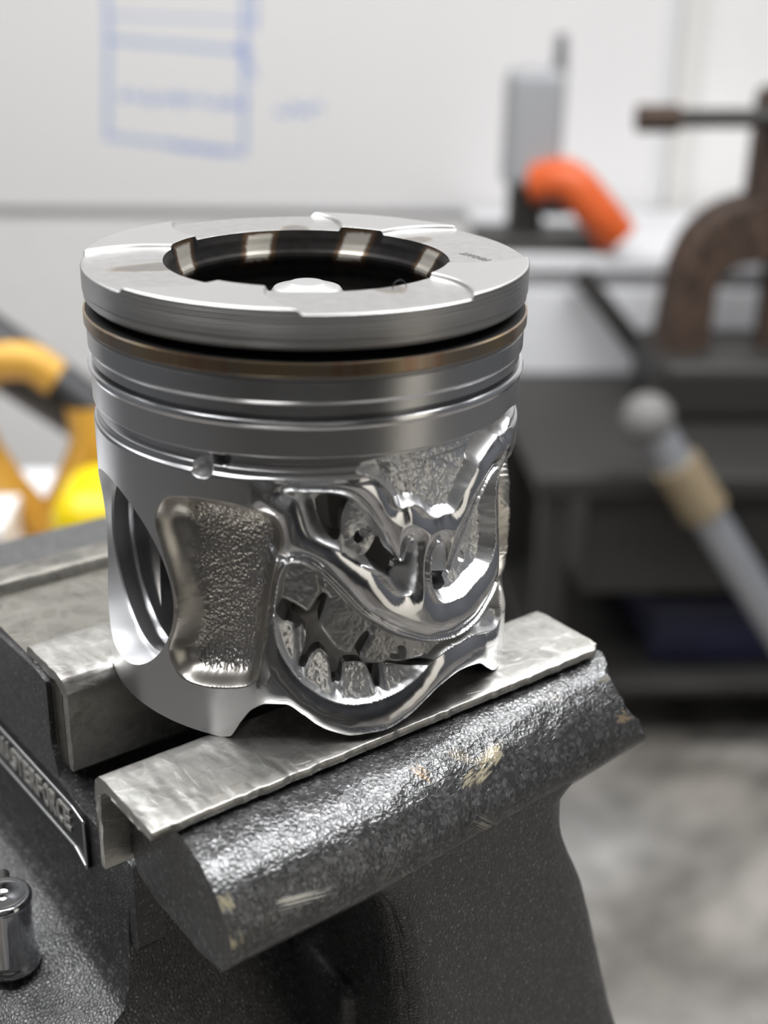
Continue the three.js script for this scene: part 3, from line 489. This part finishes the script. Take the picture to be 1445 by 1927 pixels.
// moving jaw: rounded nose bar with chipped ends, and the column below it
{
  const loop = resample(roundLoop([[24.2, -3.5], [44, -3.5], [54, -4.9], [62, -9.5], [67, -17], [67.6, -24], [63, -29.6], [54, -30.6], [30, -29.6], [24, -26]], 2, 0.2), 0.8);
  const nose = sweep(loop, -65, 61, 240, (x, z, y) => {
    const k = 0.55 * fbm(x * 0.09, z * 0.12, y * 0.12, 3) + 0.22 * fbm(x * 0.33, z * 0.4, y * 0.4, 2), end = sstep(48, 61, x), out = sstep(46, 60, z); let dx = 0;
    if (x > 57) dx = end * (1.8 * fbm(z * 0.25, y * 0.25, 4, 3) - 5 * out * sstep(-20, -8, y) + 2.5 * sstep(-18, -24, y) - 2.2 * Math.max(0, Math.sin((y + 22) * 0.9)) * sstep(-24, -18, y) * out);
    if (x < -62) dx = 0.4 * fbm(z * 0.3, y * 0.3, 2, 2);
    return [x + dx, z + k * 0.5 - 4.5 * sstep(-35, 61, x) * sstep(45, 66, z), y + (y > -3.8 ? 0 : k * 0.8) + 1.1 * sstep(40, 61, x) * sstep(-5, -20, y)];
  });
  const c = document.createElement('canvas'); c.width = 2048; c.height = 1024; const g = c.getContext('2d'), mmx = (x) => (x + 65) / 126 * 2048, N = 1024;
  const id = g.createImageData(2048, 1024);                          // paint speckle under the scratches
  for (let y = 0; y < 1024; y++) for (let x = 0; x < 2048; x++) { const k = (Math.floor(y * 5.4) % N) * N + (Math.floor(x * 2.37) % N), q = hamBig.id[((y * 2) % N) * N + (x % N)], v = 52 + 44 * ham.id[k] ** 2 + 10 * q, o = (y * 2048 + x) * 4; id.data[o] = v; id.data[o + 1] = v; id.data[o + 2] = v * 1.01; id.data[o + 3] = 255; }
  g.putImageData(id, 0, 0); seed = 91;
  const total = (() => { let s = 0; loop.forEach((a, i) => { const b = loop[(i + 1) % loop.length]; s += Math.hypot(b[0] - a[0], b[1] - a[1]); }); return s; })();
  const vy = (v) => 1024 - v / total * 1024;                          // canvas row of the arc length v
  const streak = (x, v, l, a, w, col, n) => { for (let i = 0; i < n; i++) { g.strokeStyle = col.replace('A', (0.2 + 0.5 * rnd()).toFixed(2)); g.lineWidth = w * (0.3 + rnd()); const ox = (rnd() - 0.5) * 3.2, ov = (rnd() - 0.5) * 2.4, L = l * (0.4 + 0.6 * rnd()); g.beginPath(); g.moveTo(mmx(x + ox), vy(v + ov)); g.lineTo(mmx(x + ox + L * Math.cos(a)), vy(v + ov + L * Math.sin(a))); g.stroke(); } };
  // v: 0 at the inner top edge, about 20 at the outer flat, 30 .. 50 over the rounded nose
  for (let i = 0; i < 9; i++) streak(1 + i * 1.3 + rnd() * 2, 35 - i * 0.35 + (rnd() - 0.5) * 3, 3 + 3 * rnd(), -0.25 + 0.5 * (rnd() - 0.5), 4.2, 'rgba(206,194,162,A)', 12); streak(2, 26, 8, 0.8, 4, 'rgba(130,116,92,A)', 18); streak(-9, 26, 5, 1.0, 5, 'rgba(140,104,60,A)', 12); streak(-20, 47, 13, 1.0, 3, 'rgba(170,166,158,A)', 22); streak(-26, 46, 10, -0.9, 2.5, 'rgba(120,118,114,A)', 12); streak(36, 24, 6, 0.9, 3, 'rgba(150,144,132,A)', 12);
  streak(-52, 40, 12, 0.2, 3, 'rgba(190,186,176,A)', 26); streak(-64, 34, 3, 1.3, 6, 'rgba(190,180,150,A)', 30); streak(-64, 42, 3, 1.3, 6, 'rgba(190,180,150,A)', 24); streak(54, 38, 6, 0.3, 6, 'rgba(150,130,104,A)', 26); streak(58, 26, 3, 1.2, 6, 'rgba(150,140,120,A)', 20); streak(-40, 20, 10, 0.9, 2, 'rgba(110,108,104,A)', 10); streak(2, 44, 12, 0.7, 3, 'rgba(170,164,150,A)', 16);
  const t = new THREE.CanvasTexture(c); t.wrapS = t.wrapT = THREE.RepeatWrapping; t.colorSpace = THREE.SRGBColorSpace; t.repeat.set(1 / 0.126, 1000 / total); t.offset.set(65 / 126, 0);
  const jaw = obj('moving_jaw', nose, std({ map: t, metalness: 0.25, roughness: 0.24, ior: 2.0, bumpMap: scaled(hamBump, 0.032), bumpScale: 0.00017 }), vise);
  // column: sections from under the nose downwards
  const xl = curve([[-170, -10], [-113, -14], [-58, -18.5], [-35, -23], [-27, -28], [-22, -40]]), xr = curve([[-170, 82], [-133, 70], [-113, 63], [-63, 47.5], [-37, 36.5], [-30, 36], [-24, 46], [-22, 52]]), zf = curve([[-170, 74], [-113, 70], [-60, 67.5], [-34, 67], [-22, 67.2]]);
  const rows = 60, per = 160, col = gridGeo(rows, per + 1, (i, j) => {
    const y = lerp(-22, -170, i / (rows - 1)), a = j / per * 2 * Math.PI, c0 = Math.cos(a), s0 = Math.sin(a), e = 0.28, l = xl(y), r = xr(y), f = zf(y), b = 26, cx = (l + r) / 2, cz = (f + b) / 2;
    const q = [Math.sign(c0) * Math.abs(c0) ** e, Math.sign(s0) * Math.abs(s0) ** e], k = 0.25 * fbm(a * 8, y * 0.1, 3, 2); const X = cx + q[0] * ((r - l) / 2 + k); return [X, y, cz + q[1] * ((f - b) / 2 + k) - (q[1] > 0 ? 4.6 * sstep(-35, 61, X) * q[1] : 0)];
  }, { flip: true, wrap: true, uv: (i, j, p) => [p[0] * 1e-3, p[1] * 1e-3] });
  obj('column', boxUVsmooth(col), M.hammer, jaw);
  obj('slide_bar', boxUV(bx(0.06, 0.05, 0.13, 0.01, -0.1, -0.02, 0.004)), M.hammerFine, jaw);
}
// planar uv chosen per vertex by its normal (keeps smooth normals)
function boxUVsmooth(g) { const p = g.attributes.position, n = g.attributes.normal, u = g.attributes.uv; for (let i = 0; i < p.count; i++) { const ax = Math.abs(n.getX(i)), az = Math.abs(n.getZ(i)); u.setXY(i, ax > az ? p.getZ(i) + 0.013 : p.getX(i), p.getY(i)); } return g; }

// fixed jaw: upper block, toothed steel insert, back ridge, guide body with flared foot
{
  const up = sweep(resample(roundLoop([[-24, -3.2], [-76, -3.2], [-76, -36], [-24, -36]], 2, 0.06), 3), -61, 62, 60, bumpy(0.25, 0.12, 3));
  const fixed = obj('fixed_jaw', up, M.worn, vise);
  obj('back_ridge', sweep(resample(roundLoop([[-74, -0.2], [-86, -0.6], [-92, -8], [-92, -40], [-74, -40]], 2, 0.1), 3), -64, 66, 60, bumpy(0.7, 0.1, 8)), M.worn, fixed);
  // cast outer skin on the end of the jaw
  obj('jaw_end', sweep(resample(roundLoop([[-24.5, -3.0], [-150, -8], [-150, -60], [18, -60], [18.5, -33], [-13, -33.5], [-22, -31], [-25, -22]], 2, 0.05), 2.5), -62.5, -55, 4, (x, z, y) => [x + (x < -60 ? 0.25 * fbm(z * 0.2, y * 0.2, 3, 3) : 0), z, y]), M.hammerFine, fixed);
  // insert
  const ins = obj('jaw_insert', boxUV(bx(0.119, 0.024, 0.005, -0.001, -0.0155, -0.0225)), M.worn, fixed);
  const tooth = []; for (let k = 0; k < 6; k++) { const y = -4.5 - k * 3.8; tooth.push([-20, y], [-17.8, y - 1.9]); } tooth.push([-20, -27]); const loop = [...tooth, [-21, -27], [-21, -4.5]];
  obj('serration', sweep(loop, -60.3, 58, 2), M.silver, ins);
  // guide body and flared foot below
  const foot = resample([[-60, -33], [-62.4, -36], [-62.6, -52], [-63.2, -60], [-64.6, -66], [-67, -69.5], [-71, -71.6], [-78, -73], [-88, -75.5], [-95, -80], [-100, -90], [-101, -120], [40, -120], [40, -33]], 1.5);
  const len = [0]; foot.forEach((q, i) => len.push(len[i] + (i ? Math.hypot(q[0] - foot[i - 1][0], q[1] - foot[i - 1][1]) : 0)));
  const front = curve([[-120, 40], [-90, 27], [-78, 21], [-66, 16], [-54, 14], [-40, 16.5], [-33, 19]]);
  const nz_ = 90, body = gridGeo(foot.length, nz_ + 1, (i, j) => { const [x, y] = foot[i], t = j / nz_, z = lerp(-170, front(y), t), dip = -sstep(-40, 25, z) * 6 * sstep(-58, -70, y), k = 0.3 * fbm(x * 0.1, y * 0.1, z * 0.1, 3); return [x + k * (i > 1 && i < foot.length - 10 ? 1 : 0), y + dip + k, z]; }, { uv: (i, j) => [lerp(-170, 20, j / nz_) * 1e-3, len[i + 1] * 1e-3] });
  const cap = gridGeo(30, foot.length, (i, j) => { const [x, y] = foot[j], t = i / 29, xx = lerp(x, 0, t); return [xx, y - 6 * sstep(-58, -70, y), front(y)]; }, { uv: (i, j, p) => [p[0] * 1e-3, p[1] * 1e-3] });
  obj('guide_body', mergeGeometries([body, cap]), M.hammer, vise);
}
// name plate on the end of the fixed jaw
{
  const X = -62.9, plate = obj('name_plate', sweep([[-64, -35.2], [-64, -47.5], [-12, -45.8], [-5.6, -48.6], [-5.6, -34.4], [-12, -33.4]], X - 0.8, X + 0.4, 1), M.blackPlate, vise);
  const rim = [[-64, -35.2], [-64, -47.5], [-12, -45.8], [-5.6, -48.6], [-5.6, -34.4], [-12, -33.4]].map(([z, y]) => [(X - 0.9) * 1e-3, y * 1e-3, z * 1e-3]);
  obj('plate_rim', merge(rim.map((a, i) => cylBetween(a, rim[(i + 1) % rim.length], 0.00045, 0.00045, 8))), M.silver, plate);
  const word = 'MASTERFORCE'; let z = -61.5;
  for (const ch of word) {
    const g = new TextGeometry(ch, { font: fonts, size: 6.6e-3, depth: 4e-4, curveSegments: 4, bevelEnabled: true, bevelSize: 1e-4, bevelThickness: 1e-4, bevelSegments: 1 }); g.computeBoundingBox(); const w = g.boundingBox.max.x - g.boundingBox.min.x, W = ch === 'M' ? 5.6 : 4.3; g.translate(-g.boundingBox.min.x, 0, 0); g.scale((W - 0.5) * 1e-3 / w, 1, 1);
    g.applyMatrix4(new THREE.Matrix4().makeBasis(new THREE.Vector3(0, 0.045, 1).normalize(), new THREE.Vector3(0, 1, 0), new THREE.Vector3(-1, 0, 0)).setPosition((X - 0.8) * 1e-3, (-44.2 + (z + 61.5) * 0.045) * 1e-3, z * 1e-3)); obj('letter', g, M.letterPaint, plate); z += W;
  }
  plate.userData.label = 'black name plate with raised silver capital letters';
}
// lock bolt of the swivel base
{
  const bolt = new THREE.Group(); bolt.name = 'lock_bolt'; bolt.position.set(-0.083, -0.074, -0.014); vise.add(bolt);
  const pr = [[0.0001, 0.0212], [0.0012, 0.0212], [0.0013, 0.0215], [0.0019, 0.0215], [0.0021, 0.0212], [0.0058, 0.0212], [0.0062, 0.0214], [0.0066, 0.0212], [0.0070, 0.0206], [0.0070, 0.0195], [0.0066, 0.019], [0.0066, 0.003], [0.0072, 0.0022], [0.0074, 0]].map((p) => new THREE.Vector2(...p)).reverse();
  obj('bolt_head', new THREE.LatheGeometry(pr, 48), M.chrome, bolt);
  obj('lever', cylBetween([0.002, 0.0185, -0.005], [0.004, 0.0185, -0.0105], 0.0017), M.darkSteel, bolt);
}
// stand under the vise, on the floor
{
  const s = tag(group('vise_stand', 0, 0, 0, TURN), 'black steel pedestal stand carrying the bench vise', 'stand');
  obj('top_plate', bx(0.16, 0.012, 0.15, -0.015, Y0 - 0.1345, -0.09, 0.003), M.darkSteel, s);
  obj('post', bx(0.1, Y0 - 0.1405 - 0.012, 0.1, -0.01, (Y0 - 0.1405 + 0.012) / 2, -0.09, 0.006), M.darkSteel, s);
  obj('foot_plate', bx(0.3, 0.012, 0.3, -0.01, 0.006, -0.09, 0.003), M.darkSteel, s);
}
// L-shaped aluminium jaw covers, lying over both jaws
function jawCover(name, loop, x0, x1, amp, label) {
  const g = sweep(resample(roundLoop(loop, 2, 0.12), 1.0), x0, x1, 260, (x, z, y) => { const e = sstep(0, 1, Math.abs(z) > 40 ? 1 : 0), k = fbm(x * 0.22, z * 0.1, 4, 3), end = (x < x0 + 0.4 || x > x1 - 0.4) ? 0.5 * fbm(z * 0.35, y * 0.6, 7, 3) : 0, round = -1.8 * sstep(x1 - 3.5, x1, x) ** 2 * Math.sign(z) * sstep(38, 48, Math.abs(z)); return [x + end, z + amp * k * e + round, y + 0.25 * amp * k * (y > -4 ? 1 : 0.2) - 0.35 * e * Math.abs(k)]; });
  const o = group(name, 0, Y0, 0, TURN); const m = obj('sheet', g, M.aluSheet, o); tag(o, label, 'jaw cover'); return o;
}
jawCover('jaw_cover', [[21.4, 0], [48.2, 0], [48.2, -2.9], [24.0, -2.9], [24.0, -26], [21.4, -26]].reverse(), -71.5, 58.9, 0.8, 'scratched aluminium jaw cover under the carved chin of the piston, on the rounded jaw');
jawCover('jaw_cover_001', [[-14.7, 0], [-38.2, 0], [-38.2, -2.9], [-17.5, -2.9], [-17.5, -26], [-14.7, -26]], -61.2, 66, 1.3, 'ragged-edged aluminium jaw cover behind the piston, on the fixed jaw beside the flat top');

// ---------------------------------------------------------------- behind the vise
// whiteboard with a blue marker drawing on the back wall
{
  const g = tag(group('whiteboard', 0, 0, ROOM.z0), 'whiteboard on the back wall with a faint blue marker sketch', 'whiteboard'), W = 2.1, H = 1.1, cx = -0.33, y0 = Y0 - 0.31;
  const c = document.createElement('canvas'); c.width = 2048; c.height = 1100; const k = c.getContext('2d'); k.fillStyle = '#ebe9e8'; k.fillRect(0, 0, 2048, 1100);
  const px = (x) => (x - (cx - W / 2)) / W * 2048, py = (y) => (y0 + H - (Y0 + y)) * 1000;
  k.strokeStyle = 'rgba(92,124,205,0.40)'; k.lineCap = 'round';
  const line = (w, ...p) => { k.lineWidth = w; k.beginPath(); p.forEach((q, i) => (i ? k.lineTo(px(q[0]), py(q[1])) : k.moveTo(px(q[0]), py(q[1])))); k.stroke(); };
  line(12, [-0.375, 0.25], [-0.387, 0.005], [-0.40, -0.178], [-0.127, -0.206], [-0.113, 0.25]); line(9, [-0.095, 0.25], [-0.10, 0.03]); line(11, [-0.385, 0.006], [-0.11, -0.012]); line(6, [-0.38, 0.05], [-0.10, 0.045]);
  seed = 5; const scribble = (xa, ya, xb, yb, n, h) => { const p = []; for (let i = 0; i <= n; i++) p.push([lerp(xa, xb, i / n), lerp(ya, yb, i / n) + h * (rnd() - 0.5)]); line(8, ...p); };
  scribble(-0.37, -0.098, -0.12, -0.114, 40, 0.022); scribble(-0.28, -0.19, -0.15, -0.205, 18, 0.018); scribble(-0.06, -0.124, 0.03, -0.116, 16, 0.022); scribble(-0.135, 0.0, -0.10, -0.06, 9, 0.02);
  const t = new THREE.CanvasTexture(c); t.colorSpace = THREE.SRGBColorSpace;
  const f = bx(W, H, 0.012, cx, y0 + H / 2, 0.012); obj('board', f, [M.white, M.white, M.white, M.white, std({ map: t, roughness: 0.35 }), M.white], g);
  obj('frame', merge([bx(W + 0.03, 0.010, 0.014, cx, y0 - 0.005, 0.012), bx(W + 0.03, 0.018, 0.02, cx, y0 + H + 0.009, 0.016), bx(0.018, H, 0.02, cx - W / 2 - 0.009, y0 + H / 2, 0.016), bx(0.018, H, 0.02, cx + W / 2 + 0.009, y0 + H / 2, 0.016)]), std({ color: lin(0.76, 0.76, 0.77), roughness: 0.5 }), g);
}
// low white cabinet along the back wall
{
  const g = tag(group('cabinet', 0, 0, 0), 'low white cabinet standing against the back wall', 'cabinet'), top = Y0 - 0.31;
  obj('body', bx(1.5, top - 0.03 - 0.06, 0.42, 1.1, (top - 0.03) / 2 + 0.03, -2.14), M.white, g); obj('cabinet_top', bx(1.54, 0.03, 0.46, 1.1, top - 0.015, -2.13, 0.006), M.white, g); obj('plinth', bx(1.44, 0.06, 0.36, 1.1, 0.03, -2.15), M.darkSteel, g);
  for (let i = 0; i < 3; i++) { const d = obj('door', bx(0.47, top - 0.16, 0.018, 0.6 + i * 0.5, (top + 0.04) / 2, -1.921, 0.004), M.white, g); obj('handle', bx(0.012, 0.1, 0.02, 0.8 + i * 0.5, top - 0.2, -1.902, 0.004), M.silver, d); }
}
// upright tool with a grey body and an orange handle on the cabinet
{
  const g = tag(group('power_drill', 0.36, Y0 - 0.31, -2.02), 'grey upright power tool with an orange handle on the white cabinet', 'power tool'), K = 1.06;
  obj('body', bx(0.10, 0.2, 0.08, 0.035, 0.205, 0.03, 0.02), M.greyPlastic, g); obj('chuck', cylBetween([0.075, 0.29, 0.03], [0.075, 0.36, 0.03], 0.014, 0.01), M.steel, g);
  obj('base', bx(0.24, 0.03, 0.14, 0.06, 0.015, 0.03, 0.012), M.darkSteel, g); obj('post', bx(0.06, 0.1, 0.06, 0.03, 0.07, 0.03, 0.01), M.darkSteel, g);
  obj('handle', tube([[0.04, 0.115, 0.06], [0.09, 0.125, 0.09], [0.14, 0.08, 0.1], [0.185, 0.03, 0.1]], 0.037, 30, 16), M.orange, g); obj('trigger', bx(0.05, 0.03, 0.03, 0.075, 0.08, 0.085, 0.008), M.blackPlastic, g);
}
// dark steel cart with a rusty press on it
{
  const g = tag(group('steel_cart', 0, 0, 0), 'low dark steel cart on the concrete floor', 'cart'), T = Y0 - 0.51;
  obj('cart_top', bx(1.1, 0.035, 0.5, 0.88, T - 0.0175, -1.62, 0.006), M.darkSteel, g); obj('shelf', bx(1.06, 0.02, 0.46, 0.88, 0.12, -1.62, 0.005), M.darkSteel, g); obj('back_panel', bx(1.06, T - 0.035 - 0.02, 0.012, 0.88, (T + 0.0) / 2, -1.845), M.darkSteel, g);
  for (const [x, z] of [[0.36, -1.4], [1.4, -1.4], [0.36, -1.84], [1.4, -1.84]]) obj('leg', bx(0.04, T - 0.035, 0.04, x, (T - 0.035) / 2, z, 0.004), M.darkSteel, g);
  obj('drawer', bx(0.94, 0.16, 0.4, 0.88, T - 0.125, -1.6, 0.006), M.darkSteel, g);
  const b = tag(group('storage_crate', 0.75, 0.13, -1.6), 'dark blue plastic crate on the lower shelf of the steel cart', 'crate'); obj('tub', merge([bx(0.4, 0.008, 0.28, 0, 0.004, 0), bx(0.4, 0.1, 0.008, 0, 0.054, 0.136), bx(0.4, 0.1, 0.008, 0, 0.054, -0.136), bx(0.008, 0.1, 0.264, 0.196, 0.054, 0), bx(0.008, 0.1, 0.264, -0.196, 0.054, 0)]), std({ color: lin(0.02, 0.022, 0.06), roughness: 0.5 }), b); obj('rim', merge([bx(0.42, 0.012, 0.02, 0, 0.108, 0.14), bx(0.42, 0.012, 0.02, 0, 0.108, -0.14), bx(0.02, 0.012, 0.26, 0.2, 0.108, 0), bx(0.02, 0.012, 0.26, -0.2, 0.108, 0)]), std({ color: lin(0.03, 0.032, 0.08), roughness: 0.5 }), b);
  const p = tag(group('arbor_press', 0.74, T, -1.7), 'old rusty arch-framed press standing on the dark cart', 'press');
  obj('base', bx(0.44, 0.1, 0.22, 0.04, 0.05, 0, 0.02), M.darkSteel, p);
  const arch = new THREE.Shape(); arch.moveTo(-0.16, 0.08); arch.lineTo(-0.15, 0.2); arch.quadraticCurveTo(-0.14, 0.31, -0.03, 0.325); arch.lineTo(0.16, 0.33); arch.lineTo(0.16, 0.08); arch.lineTo(0.11, 0.08); arch.lineTo(0.11, 0.24); arch.lineTo(-0.04, 0.24); arch.quadraticCurveTo(-0.095, 0.235, -0.1, 0.18); arch.lineTo(-0.1, 0.08);
  const ag = new THREE.ExtrudeGeometry(arch, { depth: 0.08, bevelEnabled: true, bevelSize: 0.008, bevelThickness: 0.008, bevelSegments: 2 }); ag.translate(0, 0.01, -0.04); obj('frame', boxUV(ag), M.rust, p);
  obj('ram', bx(0.045, 0.3, 0.045, 0.02, 0.24, 0, 0.006), M.rust, p); obj('head', bx(0.15, 0.19, 0.1, 0.03, 0.41, 0, 0.02), M.rust, p); obj('lever', cylBetween([-0.24, 0.462, 0.06], [0.1, 0.468, 0.06], 0.014), M.darkSteel, p); obj('lever_grip', cylBetween([-0.25, 0.462, 0.06], [-0.19, 0.463, 0.06], 0.02), M.rust, p);
}
// iron bar and aluminium tube leaning in front of the cart
tag(obj('iron_bar', cylBetween([0.475, Y0 - 0.335, -1.878], [0.612, Y0 - 0.494, -1.842], 0.018), M.darkSteel), 'dark iron bar leaning from the cart against the cabinet', 'bar');
{
  const g = tag(group('aluminium_tube', 0.862, 0, -1.3), 'bright aluminium tube with a tan collar leaning against the dark cart', 'tube'), at = (t) => [lerp(0, -0.40, t), lerp(0.02, Y0 - 0.405, t), lerp(0.03, -0.035, t)];
  obj('tube', cylBetween(at(0), at(0.97), 0.026), std({ color: lin(0.4, 0.41, 0.44), metalness: 0.6, roughness: 0.45 }), g); obj('collar', cylBetween(at(0.76), at(0.88), 0.034), M.tan, g); obj('knob', new THREE.SphereGeometry(0.036, 24, 16).translate(...at(0.99)), std({ color: lin(0.2, 0.195, 0.19), roughness: 0.6 }), g);
}
// side bench on the far left with a yellow and black tool, a yellow case and a white box
{
  const g = tag(group('side_bench', 0, 0, 0), 'white topped side bench behind the vise', 'bench'), T = Y0 - 0.36; obj('bench_top', bx(0.75, 0.03, 0.5, -0.48, T - 0.015, -0.78, 0.005), M.white, g); for (const [x, z] of [[-0.82, -0.56], [-0.14, -0.56], [-0.82, -1.0], [-0.14, -1.0]]) obj('leg', bx(0.04, T - 0.03, 0.04, x, (T - 0.03) / 2, z, 0.004), M.steel, g);
  const t = tag(group('angle_grinder', -0.235, T, -0.79), 'amber and black power tool leaning on the side bench behind the vise', 'power tool');
  obj('body', cylBetween([-0.09, 0.245, 0], [0.075, 0.12, 0], 0.03, 0.026), M.blackPlastic, t);
  obj('guard', tube([[-0.05, 0.2, 0.03], [0.0, 0.205, 0.035], [0.022, 0.19, 0.035]], 0.016, 24, 14), M.amber, t);
  obj('grip', tube([[0.048, 0.165, 0.03], [0.05, 0.13, 0.035], [0.03, 0.085, 0.035], [0.012, 0.05, 0.03], [0.005, 0.022, 0.03]], 0.022, 30, 14), M.amber, t); obj('handle', tube([[-0.045, 0.2, 0.03], [-0.055, 0.15, 0.035], [-0.035, 0.1, 0.035], [0.005, 0.04, 0.03]], 0.019, 30, 14), M.amber, t);
  const c = tag(group('tool_case', -0.15, T, -0.668), 'bright yellow plastic case with an orange stripe on the side bench', 'case'); obj('shell', bx(0.11, 0.135, 0.1, 0, 0.068, 0, 0.03), M.yellow, c); obj('stripe', bx(0.112, 0.018, 0.102, 0, 0.055, 0, 0.006).rotateZ(0), M.orange, c); obj('foot', bx(0.1, 0.03, 0.104, 0, 0.022, 0, 0.006), M.blackPlastic, c);
  const b = tag(group('white_box', -0.285, T, -0.7), 'small white cardboard box on the side bench', 'box'); obj('carton', bx(0.07, 0.085, 0.07, 0, 0.0425, 0, 0.002), M.white, b); obj('lid', bx(0.074, 0.014, 0.074, 0, 0.085, 0, 0.002), M.white, b);
}
// added unseen things that shape the reflections: dark cabinet for a person, cream reflector
{
  const g = tag(group('added_dark_cabinet', -0.12, 0, 1.3), 'tall black cabinet added behind the camera in place of a person, to darken reflections', 'cabinet'); obj('body', bx(1.5, 1.95, 0.4, 0, 1.005, 0.2, 0.01), M.darkSteel, g); obj('plinth', bx(1.44, 0.04, 0.36, 0, 0.02, 0.2), M.darkSteel, g); for (let i = 0; i < 6; i++) { const d = obj('drawer', bx(1.44, 0.28, 0.02, 0, 0.2 + i * 0.315, -0.008, 0.006), M.darkSteel, g); obj('pull', bx(1.2, 0.015, 0.02, 0, 0.31 + i * 0.315, -0.026, 0.004), M.silver, d); }
  const k = tag(group('added_cream_reflector', 1.8, 0, 1.15, -0.75), 'unseen cream reflector added to the right behind the camera for a cream reflection', 'added_cream_reflector'); obj('body', bx(1.3, 1.8, 0.4, 0, 0.9, 0.2, 0.01), M.cream, k); for (const s of [-1, 1]) { const d = obj('door', bx(0.63, 1.7, 0.02, s * 0.322, 0.92, -0.011, 0.006), M.cream, k); obj('handle', bx(0.015, 0.12, 0.025, s * 0.04, 0.95, -0.03, 0.005), M.silver, d); }
}
renderer.render(scene, camera);
